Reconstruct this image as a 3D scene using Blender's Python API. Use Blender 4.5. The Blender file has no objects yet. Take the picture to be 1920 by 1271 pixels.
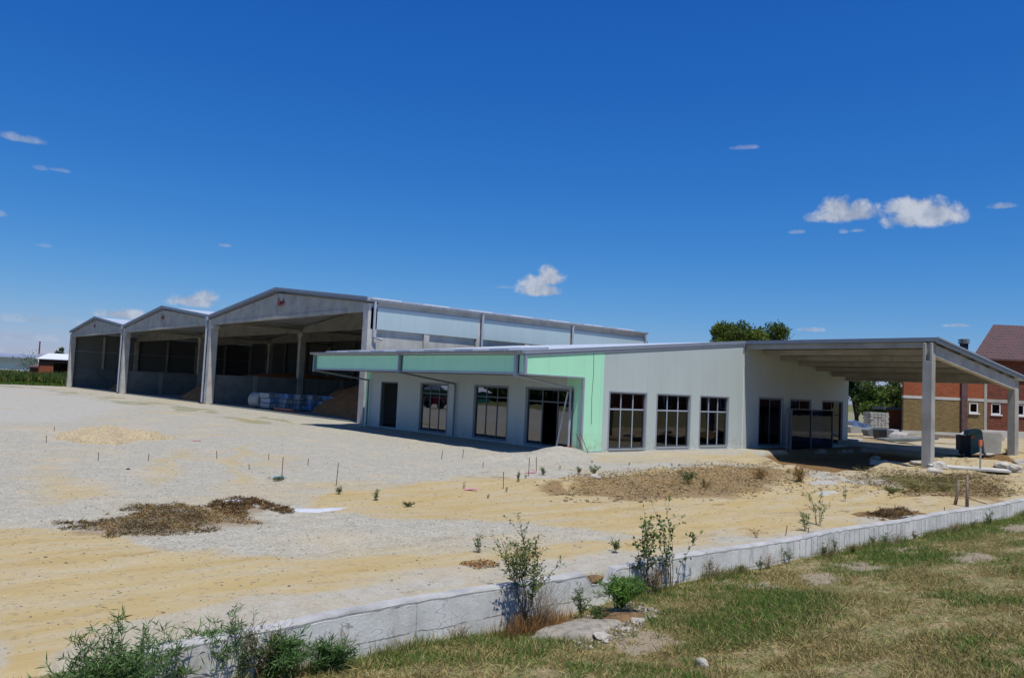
import bpy, math, random
import numpy as np
from mathutils import Vector
random.seed(7); rng = np.random.default_rng(7)
sc = bpy.context.scene; COL = sc.collection
rad = math.radians
# ------------------------------------------------------------------ camera
FPX, PW, PH = 1486.13, 1920.0, 1271.0
CAM = np.array([-23.2534, -22.6836, 2.4])
_th, _ph, _r = rad(49) + 0.0102, 0.0627, 0.0455
F_ = np.array([math.cos(_th) * math.cos(_ph), math.sin(_th) * math.cos(_ph), math.sin(_ph)])
R0 = np.array([math.sin(_th), -math.cos(_th), 0.0]); U0 = np.cross(R0, F_)
R_ = R0 * math.cos(_r) + U0 * math.sin(_r); U_ = U0 * math.cos(_r) - R0 * math.sin(_r)
FH = F_[:2] / np.linalg.norm(F_[:2]); RH = np.array([FH[1], -FH[0]])
from mathutils import Matrix
cd = bpy.data.cameras.new('camera'); cam = bpy.data.objects.new('camera', cd); COL.objects.link(cam)
cam.matrix_world = Matrix(((R_[0], U_[0], -F_[0], CAM[0]), (R_[1], U_[1], -F_[1], CAM[1]), (R_[2], U_[2], -F_[2], CAM[2]), (0, 0, 0, 1)))
cd.sensor_width = 36; cd.lens = 36 * FPX / PW; cd.clip_end = 8000; cd.clip_start = 0.1
sc.camera = cam
# ------------------------------------------------------------------ sun, sky, exposure
SUN = np.array([-0.09, -0.35, 1.0]); SUN /= np.linalg.norm(SUN)
sl = bpy.data.lights.new('sun', 'SUN'); sl.energy = 5.0; sl.angle = rad(0.5); sl.color = (1.0, 0.955, 0.88)
so = bpy.data.objects.new('sun', sl); COL.objects.link(so)
so.rotation_euler = Vector(SUN).to_track_quat('Z', 'Y').to_euler()
sc.view_settings.view_transform = 'Standard'; sc.view_settings.look = 'None'
sc.view_settings.exposure = -0.07; sc.view_settings.gamma = 1.0
world = bpy.data.worlds.new('World'); sc.world = world; world.use_nodes = True
wt = world.node_tree; wt.nodes.clear()
def N(t, kind, **kw):
    n = t.nodes.new(kind)
    for k, v in kw.items():
        if k.startswith('i_'): n.inputs[k[2:].replace('_', ' ')].default_value = v
        else: setattr(n, k, v)
    return n
def setin(n, i, v, t):
    if isinstance(v, bpy.types.NodeSocket): t.links.new(v, n.inputs[i])
    elif v is not None: n.inputs[i].default_value = v
def math_(t, op, a, b=None, clamp=False):
    n = t.nodes.new('ShaderNodeMath'); n.operation = op; n.use_clamp = clamp
    setin(n, 0, a, t); setin(n, 1, b, t); return n.outputs[0]
def vmath(t, op, a, b=None):
    n = t.nodes.new('ShaderNodeVectorMath'); n.operation = op
    setin(n, 0, a, t); setin(n, 1, b, t); return n
def mixc(t, f, a, b, blend='MIX'):
    n = t.nodes.new('ShaderNodeMix'); n.data_type = 'RGBA'; n.blend_type = blend
    setin(n, 0, f, t); setin(n, 6, a, t); setin(n, 7, b, t); return n.outputs[2]
def c4(c): return (c[0], c[1], c[2], 1.0)
def noise(t, vec, scale, detail=4, rough=0.55, dist=0.0):
    n = t.nodes.new('ShaderNodeTexNoise'); n.inputs['Scale'].default_value = scale; n.inputs['Detail'].default_value = detail
    n.inputs['Roughness'].default_value = rough; n.inputs['Distortion'].default_value = dist
    if vec is not None: t.links.new(vec, n.inputs['Vector'])
    return n.outputs[0]
def ramp(t, fac, stops):
    n = t.nodes.new('ShaderNodeValToRGB'); cr = n.color_ramp
    while len(cr.elements) < len(stops): cr.elements.new(0.5)
    for e, (p, c) in zip(cr.elements, stops): e.position = p; e.color = c4(c) if len(c) == 3 else c
    t.links.new(fac, n.inputs[0]); return n.outputs[0]
def smooth(t, v, a, b):
    n = t.nodes.new('ShaderNodeMapRange'); n.interpolation_type = 'SMOOTHSTEP'
    setin(n, 0, v, t); n.inputs[1].default_value = a; n.inputs[2].default_value = b; return n.outputs[0]

sky = wt.nodes.new('ShaderNodeTexSky'); sky.sky_type = 'NISHITA'; sky.sun_disc = False
sky.sun_elevation = math.asin(SUN[2]); sky.sun_rotation = math.atan2(SUN[0], SUN[1]) % (2 * math.pi)
sky.air_density = 1.0; sky.dust_density = 0.35; sky.ozone_density = 3.0; sky.altitude = 100
SKYG = wt.nodes.new('ShaderNodeHueSaturation'); SKYG.inputs['Saturation'].default_value = 1.0; SKYG.inputs['Value'].default_value = 1.0
wt.links.new(sky.outputs[0], SKYG.inputs['Color'])
_ss = wt.nodes.new('ShaderNodeSeparateColor'); wt.links.new(SKYG.outputs[0], _ss.inputs[0]); _sj = wt.nodes.new('ShaderNodeCombineColor')
SK = 0.075
for _i, (_a, _p) in enumerate(((1.77, 1.98), (1.05, 1.147), (1.137, .666))):
    _v = math_(wt, 'MULTIPLY', math_(wt, 'POWER', math_(wt, 'MULTIPLY', _ss.outputs[_i], SK), _p), _a / SK); wt.links.new(_v, _sj.inputs[_i])
tc = wt.nodes.new('ShaderNodeTexCoord'); dirn = vmath(wt, 'NORMALIZE', tc.outputs['Generated']).outputs[0]
def pdir(u, v):
    d = F_ + R_ * (u - 960) / FPX - U_ * (v - 635.5) / FPX
    return d / np.linalg.norm(d)
nz1 = noise(wt, dirn, 46, 8, 0.60, 0.15); nz2 = noise(wt, dirn, 14, 4, 0.5)
acc = None
BLOBS = [(1592, 406, 76, 24, .92), (1570, 392, 36, 25, .95), (1610, 394, 28, 22, .9), (1526, 410, 22, 15, .5),
         (1732, 411, 82, 30, .95), (1712, 392, 58, 22, .95), (1756, 402, 40, 28, .95),
         (1878, 388, 24, 9, .6), (1495, 436, 16, 6, .35), (1580, 435, 9, 6, .35), (1612, 433, 17, 5, .4),
         (1014, 547, 52, 22, .95), (1030, 524, 30, 32, .95), (1005, 536, 34, 24, .9),
         (30, 260, 48, 11, .5), (112, 320, 18, 6, .3), (74, 316, 14, 7, .22), (422, 461, 17, 5, .4), (1392, 278, 32, 7, .32),
         (366, 568, 52, 19, .85), (385, 560, 26, 19, .8), (232, 592, 50, 14, .85), (188, 586, 12, 8, .3),
         (1520, 619, 27, 7, .62), (1797, 611, 24, 5, .6), (950, 539, 20, 5, .2), (80, 461, 16, 5, .2), (1, 403, 12, 8, .35),
         (60, 600, 90, 12, .28), (40, 632, 100, 10, .28), (1150, 300, 8, 5, .0), (20, 660, 140, 8, .3)]
for (u, v, rx, ry, op) in BLOBS:
    if op <= 0: continue
    c = pdir(u, v); up = np.array([0, 0, 1.0]); rt = np.cross(c, up); rt /= np.linalg.norm(rt); uu = np.cross(rt, c)
    a = vmath(wt, 'DOT_PRODUCT', dirn, tuple(rt)).outputs['Value']
    b = math_(wt, 'SUBTRACT', vmath(wt, 'DOT_PRODUCT', dirn, tuple(uu)).outputs['Value'], 0.0)
    fr = vmath(wt, 'DOT_PRODUCT', dirn, tuple(c)).outputs['Value']
    a = math_(wt, 'MULTIPLY', a, FPX / rx); b = math_(wt, 'MULTIPLY', b, FPX / ry)
    # flat base: points under the centre fall off faster
    bneg = math_(wt, 'MULTIPLY', math_(wt, 'MINIMUM', b, 0.0), 1.0)
    b = math_(wt, 'ADD', b, bneg)
    r = math_(wt, 'SQRT', math_(wt, 'ADD', math_(wt, 'MULTIPLY', a, a), math_(wt, 'MULTIPLY', b, b)))
    m = math_(wt, 'SUBTRACT', 1.0, r)
    m = math_(wt, 'ADD', m, math_(wt, 'MULTIPLY', math_(wt, 'SUBTRACT', nz1, 0.50), 1.7))
    m = math_(wt, 'MULTIPLY', smooth(wt, m, 0.0, 0.62), op)
    m = math_(wt, 'MULTIPLY', m, math_(wt, 'GREATER_THAN', fr, 0.5))
    acc = m if acc is None else math_(wt, 'MAXIMUM', acc, m)
cl_col = mixc(wt, smooth(wt, nz1, 0.35, 0.7), (4.4, 5.2, 6.8, 1), (7.6, 8.2, 9.4, 1))
skyc = mixc(wt, acc, _sj.outputs[0], cl_col)
bg = wt.nodes.new('ShaderNodeBackground'); bg.inputs[1].default_value = 0.075
wo = wt.nodes.new('ShaderNodeOutputWorld'); wt.links.new(skyc, bg.inputs[0]); wt.links.new(bg.outputs[0], wo.inputs[0])

# ------------------------------------------------------------------ numeric helpers
def _h(ix, iy, s):
    n = (ix.astype(np.int64) * 374761393 + iy.astype(np.int64) * 668265263 + s * 1442695041) & 0xffffffff
    n = ((n ^ (n >> 13)) * 1274126177) & 0xffffffff
    return ((n ^ (n >> 16)) & 0xffff) / 65535.0
def vn(x, y, s=0):
    x = np.asarray(x, float); y = np.asarray(y, float)
    ix = np.floor(x); iy = np.floor(y); fx = x - ix; fy = y - iy
    fx = fx * fx * (3 - 2 * fx); fy = fy * fy * (3 - 2 * fy)
    a = _h(ix, iy, s); b = _h(ix + 1, iy, s); c = _h(ix, iy + 1, s); d = _h(ix + 1, iy + 1, s)
    return (a * (1 - fx) + b * fx) * (1 - fy) + (c * (1 - fx) + d * fx) * fy
def fbm(x, y, s=0, o=4):
    t = 0; a = 0.5; n = 0
    for k in range(o):
        t = t + a * vn(x * 2 ** k + 17.3 * k, y * 2 ** k - 9.1 * k, s + k); n += a; a *= 0.5
    return t / n
def sstep(v, a, b):
    t = np.clip((v - a) / (b - a), 0, 1); return t * t * (3 - 2 * t)
def ray(u, v): return F_ + R_ * (u - 960) / FPX - U_ * (v - 635.5) / FPX
def G0(u, v, z=0.0):
    d = ray(u, v); t = (z - CAM[2]) / d[2]; return CAM + d * t
def PL(u, v, D):                                    # point on the line of sight at forward distance D
    d = ray(u, v); t = D / (d[:2] @ FH); return float(t * (d[:2] @ RH)), float(CAM[2] + t * d[2])
def SW(s, D): return CAM[0] + RH[0] * s + FH[0] * D, CAM[1] + RH[1] * s + FH[1] * D   # lateral, forward -> world
def polydist(x, y, pts):                            # distance to an open polyline
    best = np.full(np.shape(x), 1e9)
    for (ax, ay), (bx, by) in zip(pts[:-1], pts[1:]):
        dx, dy = bx - ax, by - ay; L = dx * dx + dy * dy + 1e-9
        t = np.clip(((x - ax) * dx + (y - ay) * dy) / L, 0, 1)
        best = np.minimum(best, np.hypot(x - ax - t * dx, y - ay - t * dy))
    return best
def sdpoly(x, y, pts):                              # signed distance, + inside
    d = polydist(x, y, list(pts) + [pts[0]]); ins = np.zeros(np.shape(x), bool)
    n = len(pts)
    for i in range(n):
        ax, ay = pts[i]; bx, by = pts[(i + 1) % n]
        if ay == by: continue
        c = ((ay > y) != (by > y)) & (x < (bx - ax) * (y - ay) / (by - ay) + ax)
        ins ^= c
    return np.where(ins, d, -d)
def W2(pl): return [tuple(G0(u, v)[:2]) for u, v in pl]
# ------------------------------------------------------------------ terrain height
RIDGES = [(W2([(1010, 912), (1100, 905), (1220, 902), (1330, 893), (1420, 893)]), 0.16, 0.6),
          (W2([(1290, 893), (1380, 888), (1480, 882), (1560, 892)]), 0.14, 0.6),
          (W2([(1620, 893), (1700, 905), (1800, 912), (1850, 905)]), 0.12, 0.5),
          (W2([(800, 908), (900, 905), (1000, 900)]), 0.06, 0.5),
          (W2([(930, 862), (1020, 858), (1068, 852)]), 0.20, 0.7),
          (W2([(1760, 868), (1840, 875), (1925, 880)]), 0.3, 0.8)]
MOUNDS = [(*G0(1040, 852)[:2], 1.0, 0.22), (*G0(1600, 960)[:2], 1.2, 0.05), (*G0(1250, 850)[:2], 1.2, 0.12), (*G0(1895, 862)[:2], 1.3, 0.35)]
PITS = [(*G0(1840, 862)[:2], 1.1, -0.45), (*G0(1690, 967)[:2], 0.5, -0.12)]
LIP = W2([(1402, 850), (1445, 868), (1490, 880), (1560, 889), (1625, 887), (1668, 868)])
PITP = LIP + [(14, -7.4), (20, -7.0), (21, -1.6), (12, -1.0)]
def hz(x, y):
    x = np.asarray(x, float); y = np.asarray(y, float)
    n = (fbm(x * .35, y * .35, 3, 4) - .5)
    yard = 0.10 * n + 0.035 * (fbm(x * 1.9, y * 1.9, 8, 3) - .5)
    yard = yard + .06 * (fbm(x * .16, y * 2.3 + x * .12, 33, 3) - .5) * sstep(y, -3, -7) * sstep(y, -14.9, -13.5)
    rough = sstep(y, -0.5, -6) * sstep(x, -14, -4)                  # churned earth on the right
    yard = yard + rough * 0.22 * (fbm(x * .8, y * .8, 21, 4) - .5)
    for pts, h, w in RIDGES:
        d = polydist(x, y, pts); yard = yard + h * np.exp(-(d / w) ** 2) * (0.45 + 1.1 * fbm(x * 1.6, y * 1.6, 5, 4))
    for mx, my, r, h in MOUNDS + PITS:
        yard = yard + h * np.exp(-((x - mx) ** 2 + (y - my) ** 2) / r ** 2) * (0.7 + .6 * fbm(x * 2, y * 2, 6, 3))
    sdp = sdpoly(x, y, PITP); yard = yard + .09 * np.exp(-(polydist(x, y, LIP) / .4) ** 2) - (.5 + .15 * n) * sstep(sdp, .1, .75)
    # flat where the buildings stand
    b1 = sstep(np.maximum(np.maximum(-0.3 - x, x - 23), np.maximum(-0.15 - y, y - 120)), 0.8, 0.0)
    yard = yard * (1 - b1) - 0.03 * b1 - 0.07 * sstep(x, .2, -.8) * sstep(x, -9, -5) * sstep(y, -1, 1) * sstep(y, 22, 18)
    yard = yard * sstep(y, -15.0, -13.8) - 0.02
    d = -15.2 - y
    out = np.interp(x, [-30, -22, -18, -16.6, -14.8, -13.5, -5, 5], [-.62, -.5, -.44, -.56, -.44, -.36, -.39, -.36]) + 0.115 * np.clip(d, 0, 11) + 0.10 * (fbm(x * .5, y * .5, 11, 3) - .5) + 0.05 * (fbm(x * 2.5, y * 2.5, 12, 3) - .5)
    e = sstep(x, -20.9, -21.6); k = sstep(y, -15.19 + .2 * e, -15.31 - .7 * e)
    return yard * (1 - k) + out * k
def H1(x, y): return float(hz(np.array([x]), np.array([y]))[0])
def G(u, v):
    p = G0(u, v)
    for _ in range(6): p = G0(u, v, H1(p[0], p[1]))
    return p
# ------------------------------------------------------------------ mesh helpers
class MB:
    def __init__(s, tf=None): s.v = []; s.f = []; s.tf = tf
    def add(s, vs, fs):
        o = len(s.v); s.v += [s.tf(p) if s.tf else tuple(p) for p in vs]; s.f += [tuple(i + o for i in f) for f in fs]; return s
    def box(s, x0, x1, y0, y1, z0, z1):
        return s.add([(x0, y0, z0), (x1, y0, z0), (x1, y1, z0), (x0, y1, z0), (x0, y0, z1), (x1, y0, z1), (x1, y1, z1), (x0, y1, z1)],
                     [(0, 3, 2, 1), (4, 5, 6, 7), (0, 1, 5, 4), (1, 2, 6, 5), (2, 3, 7, 6), (3, 0, 4, 7)])
    def prism(s, poly, axis, a, b):                 # poly: 2-D points; axis 'x': (y,z); 'y': (x,z); 'z': (x,y)
        def P(p, t): return {'x': (t, p[0], p[1]), 'y': (p[0], t, p[1]), 'z': (p[0], p[1], t)}[axis]
        n = len(poly); vs = [P(p, a) for p in poly] + [P(p, b) for p in poly]
        fs = [tuple(range(n)), tuple(range(2 * n - 1, n - 1, -1))] + [(i, i + n, (i + 1) % n + n, (i + 1) % n) for i in range(n)]
        return s.add(vs, fs)
    def tube(s, pts, r, n=6, cap=True):
        pts = [np.array(p, float) for p in pts]; rs = r if isinstance(r, (list, tuple)) else [r] * len(pts)
        vs = []; fs = []
        for i, p in enumerate(pts):
            d = pts[min(i + 1, len(pts) - 1)] - pts[max(i - 1, 0)]; d = d / (np.linalg.norm(d) + 1e-9)
            a = np.cross(d, [0, 0, 1.0]) if abs(d[2]) < .9 else np.cross(d, [1.0, 0, 0]); a /= np.linalg.norm(a); b = np.cross(d, a)
            for k in range(n):
                t = 2 * math.pi * k / n; vs.append(tuple(p + (a * math.cos(t) + b * math.sin(t)) * rs[i]))
        for i in range(len(pts) - 1):
            for k in range(n): fs.append((i * n + k, i * n + (k + 1) % n, (i + 1) * n + (k + 1) % n, (i + 1) * n + k))
        if cap: fs.append(tuple(range(n))[::-1]); fs.append(tuple((len(pts) - 1) * n + k for k in range(n)))
        return s.add(vs, fs)
    def obb(s, c, ax, hx, ay, hy, az, hz_):
        c, ax, ay, az = map(lambda q: np.array(q, float), (c, ax, ay, az)); vs = []
        for sz in (-1, 1):
            for sx, sy in ((-1, -1), (1, -1), (1, 1), (-1, 1)): vs.append(tuple(c + ax * hx * sx + ay * hy * sy + az * hz_ * sz))
        return s.add(vs, [(0, 3, 2, 1), (4, 5, 6, 7), (0, 1, 5, 4), (1, 2, 6, 5), (2, 3, 7, 6), (3, 0, 4, 7)])
    def build(s, name, mat, parent=None, label=None, bevel=0, smooth=False, kind=None):
        o0 = np.array(wloc(parent)); me = bpy.data.meshes.new(name)
        me.from_pydata([tuple(np.array(p) - o0) for p in s.v], [], s.f)
        ob = bpy.data.objects.new(name, me); COL.objects.link(ob)
        if parent is not None: ob.parent = parent
        me.materials.append(mat)
        import bmesh
        b = bmesh.new(); b.from_mesh(me); bmesh.ops.recalc_face_normals(b, faces=b.faces); b.to_mesh(me); b.free()
        if smooth:
            for p in me.polygons: p.use_smooth = True
        if bevel:
            m = ob.modifiers.new('bevel', 'BEVEL'); m.width = bevel; m.segments = 2; m.limit_method = 'ANGLE'
        if label: ob['label'] = label
        if kind: ob['kind'] = kind
        return ob
_wl = {}
def wloc(o):
    if o is None: return (0, 0, 0)
    p = np.array(_wl.get(o.name, (0, 0, 0)), float)
    return p + np.array(wloc(o.parent)) if o.parent else p
def thing(name, label, cat, loc=(0, 0, 0), group=None, kind=None):
    o = bpy.data.objects.new(name, None); COL.objects.link(o); o.location = loc; o.empty_display_size = .3
    _wl[o.name] = tuple(loc); return tag(o, label, cat, group, kind)
def tag(o, label, cat, group=None, kind=None):
    o['label'] = label; o['category'] = cat
    if group: o['group'] = group
    if kind: o['kind'] = kind
    return o
def np_mesh(name, V, sizes, idx, mat, parent=None, cols=None, smooth=False):
    """V (n,3) world; sizes: loop_total per face; idx flat vertex indices; cols dict name->(n,4) per vertex"""
    o0 = np.array(wloc(parent)); me = bpy.data.meshes.new(name); V = np.asarray(V, np.float32) - o0.astype(np.float32)
    me.vertices.add(len(V)); me.vertices.foreach_set('co', V.ravel())
    me.loops.add(len(idx)); me.loops.foreach_set('vertex_index', np.asarray(idx, np.int32))
    sizes = np.asarray(sizes, np.int32); st = np.concatenate([[0], np.cumsum(sizes)[:-1]]).astype(np.int32)
    me.polygons.add(len(sizes)); me.polygons.foreach_set('loop_start', st); me.polygons.foreach_set('loop_total', sizes)
    if smooth: me.polygons.foreach_set('use_smooth', np.ones(len(sizes), bool))
    me.update(calc_edges=True)
    for k, c in (cols or {}).items():
        a = me.attributes.new(k, 'FLOAT_COLOR', 'POINT'); c = np.asarray(c, np.float32)
        if c.shape[1] == 3: c = np.concatenate([c, np.ones((len(c), 1), np.float32)], 1)
        a.data.foreach_set('color', c.ravel())
    ob = bpy.data.objects.new(name, me); COL.objects.link(ob); me.materials.append(mat)
    if parent is not None: ob.parent = parent
    return ob
def unit(a): return a / (np.linalg.norm(a, axis=-1, keepdims=True) + 1e-9)
def leaf_mesh(name, P, D, L, Wd, col, mat, parent=None):
    n = len(P); D = unit(D); S = unit(np.cross(D, rng.normal(size=(n, 3)))); L = np.broadcast_to(L, n)[:, None]; Wd = np.broadcast_to(Wd, n)[:, None]
    nn = np.cross(D, S)
    V = np.stack([P, P + D * L * .45 + S * Wd * .5 + nn * L * .05, P + D * L, P + D * L * .45 - S * Wd * .5 + nn * L * .05], 1).reshape(-1, 3)
    return np_mesh(name, V, np.full(n, 4), np.arange(4 * n), mat, parent, {'Col': np.repeat(col, 4, 0)})
def blade_mesh(name, P, D, L, Wd, bend, col, mat, parent=None, split=False):
    n = len(P); D = unit(D); S = unit(np.cross(D, rng.normal(size=(n, 3)))); L = np.broadcast_to(L, n)[:, None]; Wd = np.broadcast_to(Wd, n)[:, None]
    B = unit(np.cross(S, D)); bend = np.broadcast_to(bend, n)[:, None]; B[:, 2] -= .4
    m = P + D * L * .5 + B * bend * L * .2; tp = P + D * L * .9 + B * bend * L
    V = np.stack([P - S * Wd * .5, P + S * Wd * .5, m + S * Wd * .4, m - S * Wd * .4, tp], 1).reshape(-1, 3)
    base = (np.arange(n) * 5)[:, None]; idx = np.concatenate([base + [0, 1, 2, 3], base + [3, 2, 4]], 1).ravel()
    return np_mesh(name, V, np.tile([4, 3], n), idx, mat, parent, {'Col': np.repeat(col, 5, 0)})
# ------------------------------------------------------------------ materials
def newmat(name):
    m = bpy.data.materials.new(name); m.use_nodes = True; t = m.node_tree; t.nodes.clear()
    out = t.nodes.new('ShaderNodeOutputMaterial'); b = t.nodes.new('ShaderNodeBsdfPrincipled'); t.links.new(b.outputs[0], out.inputs[0])
    return m, t, b
def bump(t, b, h, strength=.5, dist=.02):
    n = t.nodes.new('ShaderNodeBump'); n.inputs['Strength'].default_value = strength; n.inputs['Distance'].default_value = dist
    t.links.new(h, n.inputs['Height']); t.links.new(n.outputs[0], b.inputs['Normal'])
def stretch(t, vec, sx, sy, sz):
    n = t.nodes.new('ShaderNodeMapping'); n.inputs['Scale'].default_value = (sx, sy, sz); t.links.new(vec, n.inputs[0]); return n.outputs[0]
def objc(t): return t.nodes.new('ShaderNodeTexCoord').outputs['Object']
def M_plain(name, c, rough=.6, metal=0, var=.12, scale=3, bmp=0.0, streak=0, spec=.3):
    m, t, b = newmat(name); oc = objc(t)
    n1 = noise(t, oc, scale, 6, .6); f = n1
    if streak:
        n2 = noise(t, stretch(t, oc, 2.2, 2.2, .22), scale * 1.3, 5, .65); f = math_(t, 'ADD', math_(t, 'MULTIPLY', n1, 1 - streak), math_(t, 'MULTIPLY', n2, streak))
    lo = tuple(x * (1 - var * 2) for x in c); hi = tuple(min(1, x * (1 + var * 1.6)) for x in c)
    col = ramp(t, f, [(0.28, lo), (0.5, c), (0.74, hi)])
    t.links.new(col, b.inputs['Base Color']); b.inputs['Roughness'].default_value = rough; b.inputs['Metallic'].default_value = metal
    b.inputs['Specular IOR Level'].default_value = spec
    if bmp: bump(t, b, noise(t, oc, scale * 9, 5, .7), bmp, .015)
    return m
def M_panel(name, c, pitch=1.0, axis='x', rough=.45):
    m, t, b = newmat(name); oc = objc(t); sp = t.nodes.new('ShaderNodeSeparateXYZ'); t.links.new(oc, sp.inputs[0])
    x = math_(t, 'ADD', sp.outputs[0], sp.outputs[1])
    fr = math_(t, 'FRACT', math_(t, 'MULTIPLY', x, 1 / pitch)); j = math_(t, 'LESS_THAN', fr, .022)
    rib = math_(t, 'PINGPONG', math_(t, 'MULTIPLY', x, 1.0), .05)
    cell = t.nodes.new('ShaderNodeTexWhiteNoise'); cell.noise_dimensions = '1D'; t.links.new(math_(t, 'FLOOR', math_(t, 'MULTIPLY', x, 1 / pitch)), cell.inputs['W'])
    n1 = noise(t, stretch(t, oc, 1, 1, .35), 1.1, 6, .6)
    f = math_(t, 'ADD', math_(t, 'MULTIPLY', n1, .85), math_(t, 'MULTIPLY', cell.outputs[0], .12))
    col = ramp(t, f, [(.2, tuple(k * .93 for k in c)), (.8, tuple(min(1, k * 1.06) for k in c))])
    sp2 = sp.outputs[2]; dirtf = math_(t, 'MULTIPLY', smooth(t, sp2, .95, 0.0), smooth(t, noise(t, oc, 4, 6, .75), .38, .7))
    col = mixc(t, math_(t, 'MULTIPLY', dirtf, .7), col, (.33, .28, .2, 1))
    col = mixc(t, math_(t, 'MULTIPLY', j, .3), col, c4([k * .55 for k in c]))
    t.links.new(col, b.inputs['Base Color']); b.inputs['Roughness'].default_value = rough; b.inputs['Specular IOR Level'].default_value = .35
    h = math_(t, 'SUBTRACT', math_(t, 'MULTIPLY', rib, 2.0), math_(t, 'MULTIPLY', j, .3)); bump(t, b, h, .25, .02)
    return m
def M_concrete(name, c, bmp=.4, grain=1.0):
    m, t, b = newmat(name); oc = objc(t)
    n1 = noise(t, oc, .9 * grain, 7, .62); n2 = noise(t, stretch(t, oc, 3, 3, .25), 1.2, 6, .7); n3 = noise(t, oc, 26, 3, .6)
    col = ramp(t, n1, [(.3, tuple(k * .72 for k in c)), (.5, c), (.72, tuple(min(1, k * 1.22) for k in c))])
    st = smooth(t, n2, .55, .75); col = mixc(t, math_(t, 'MULTIPLY', st, .45), col, c4([k * .48 for k in c]))
    vo = t.nodes.new('ShaderNodeTexVoronoi'); vo.inputs['Scale'].default_value = 9; t.links.new(oc, vo.inputs['Vector'])
    holes = math_(t, 'MULTIPLY', math_(t, 'LESS_THAN', vo.outputs['Distance'], .09), smooth(t, n1, .5, .6))
    col = mixc(t, math_(t, 'MULTIPLY', holes, .6), col, c4([k * .35 for k in c]))
    col = mixc(t, math_(t, 'MULTIPLY', smooth(t, n3, .45, .75), .25), col, c4([min(1, k * 1.3) for k in c]))
    t.links.new(col, b.inputs['Base Color']); b.inputs['Roughness'].default_value = .85; b.inputs['Specular IOR Level'].default_value = .2
    bump(t, b, n3, bmp, .012); return m
def M_brick(name, c1, c2, mortar, bw=.26, bh=.14, dirt=.3):
    m, t, b = newmat(name); oc = objc(t); sp = t.nodes.new('ShaderNodeSeparateXYZ'); t.links.new(oc, sp.inputs[0])
    cb = t.nodes.new('ShaderNodeCombineXYZ'); t.links.new(math_(t, 'ADD', math_(t, 'MULTIPLY', sp.outputs[0], RH[0] + FH[0]), math_(t, 'MULTIPLY', sp.outputs[1], RH[1] + FH[1])), cb.inputs[0]); t.links.new(sp.outputs[2], cb.inputs[1])
    br = t.nodes.new('ShaderNodeTexBrick'); t.links.new(cb.outputs[0], br.inputs['Vector']); br.inputs['Scale'].default_value = 1
    br.inputs['Color1'].default_value = c4(c1); br.inputs['Color2'].default_value = c4(c2); br.inputs['Mortar'].default_value = c4(mortar)
    br.inputs['Mortar Size'].default_value = .014; br.inputs['Brick Width'].default_value = bw; br.inputs['Row Height'].default_value = bh; br.inputs['Bias'].default_value = -.1
    n1 = noise(t, oc, .8, 6, .65); col = mixc(t, math_(t, 'MULTIPLY', smooth(t, n1, .45, .7), dirt), br.outputs['Color'], c4([k * .45 for k in c1]))
    n2 = noise(t, oc, 3.5, 4, .6); col = mixc(t, math_(t, 'MULTIPLY', smooth(t, n2, .6, .75), dirt), col, c4(mortar))
    t.links.new(col, b.inputs['Base Color']); b.inputs['Roughness'].default_value = .9; bump(t, b, br.outputs['Fac'], -.4, .01); return m
def M_leaf(name, transl=.35, rough=.55):
    m, t, b = newmat(name); a = t.nodes.new('ShaderNodeAttribute'); a.attribute_name = 'Col'
    t.links.new(a.outputs['Color'], b.inputs['Base Color']); b.inputs['Roughness'].default_value = rough; b.inputs['Specular IOR Level'].default_value = .25
    tr = t.nodes.new('ShaderNodeBsdfTranslucent'); t.links.new(mixc(t, 1.0, a.outputs['Color'], (1.25, 1.35, .7, 1), 'MULTIPLY'), tr.inputs[0])
    mx = t.nodes.new('ShaderNodeMixShader'); mx.inputs[0].default_value = transl; t.links.new(b.outputs[0], mx.inputs[1]); t.links.new(tr.outputs[0], mx.inputs[2])
    t.links.new(mx.outputs[0], [n for n in t.nodes if n.type == 'OUTPUT_MATERIAL'][0].inputs[0]); return m
def M_glass(name, refl=.24, tint=(.10, .12, .13)):
    m, t, b = newmat(name); fr = t.nodes.new('ShaderNodeLayerWeight'); fr.inputs[0].default_value = .35
    gl = t.nodes.new('ShaderNodeBsdfGlossy'); gl.inputs['Roughness'].default_value = .015; gl.inputs[0].default_value = (.9, .93, 1, 1)
    oc = objc(t); bp = t.nodes.new('ShaderNodeBump'); bp.inputs['Strength'].default_value = .06; bp.inputs['Distance'].default_value = .02
    t.links.new(noise(t, oc, 1.3, 2), bp.inputs['Height']); t.links.new(bp.outputs[0], gl.inputs['Normal'])
    tr = t.nodes.new('ShaderNodeBsdfTransparent'); tr.inputs[0].default_value = c4(tint)
    mx = t.nodes.new('ShaderNodeMixShader'); t.links.new(math_(t, 'ADD', math_(t, 'MULTIPLY', fr.outputs['Fresnel'], .5), refl, True), mx.inputs[0])
    t.links.new(tr.outputs[0], mx.inputs[1]); t.links.new(gl.outputs[0], mx.inputs[2])
    t.links.new(mx.outputs[0], [n for n in t.nodes if n.type == 'OUTPUT_MATERIAL'][0].inputs[0]); return m
def M_roofribs(name, c, axis, pitch=.33, rough=.35, metal=.0):
    m, t, b = newmat(name); oc = objc(t); sp = t.nodes.new('ShaderNodeSeparateXYZ'); t.links.new(oc, sp.inputs[0])
    fr = math_(t, 'PINGPONG', sp.outputs[axis], pitch / 2); h = smooth(t, fr, pitch * .12, pitch * .2)
    n1 = noise(t, oc, .7, 5, .6); col = ramp(t, n1, [(.3, tuple(k * .88 for k in c)), (.7, tuple(min(1, k * 1.06) for k in c))])
    t.links.new(col, b.inputs['Base Color']); b.inputs['Roughness'].default_value = rough; b.inputs['Metallic'].default_value = metal
    bump(t, b, h, -.8, .035); return m
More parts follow.
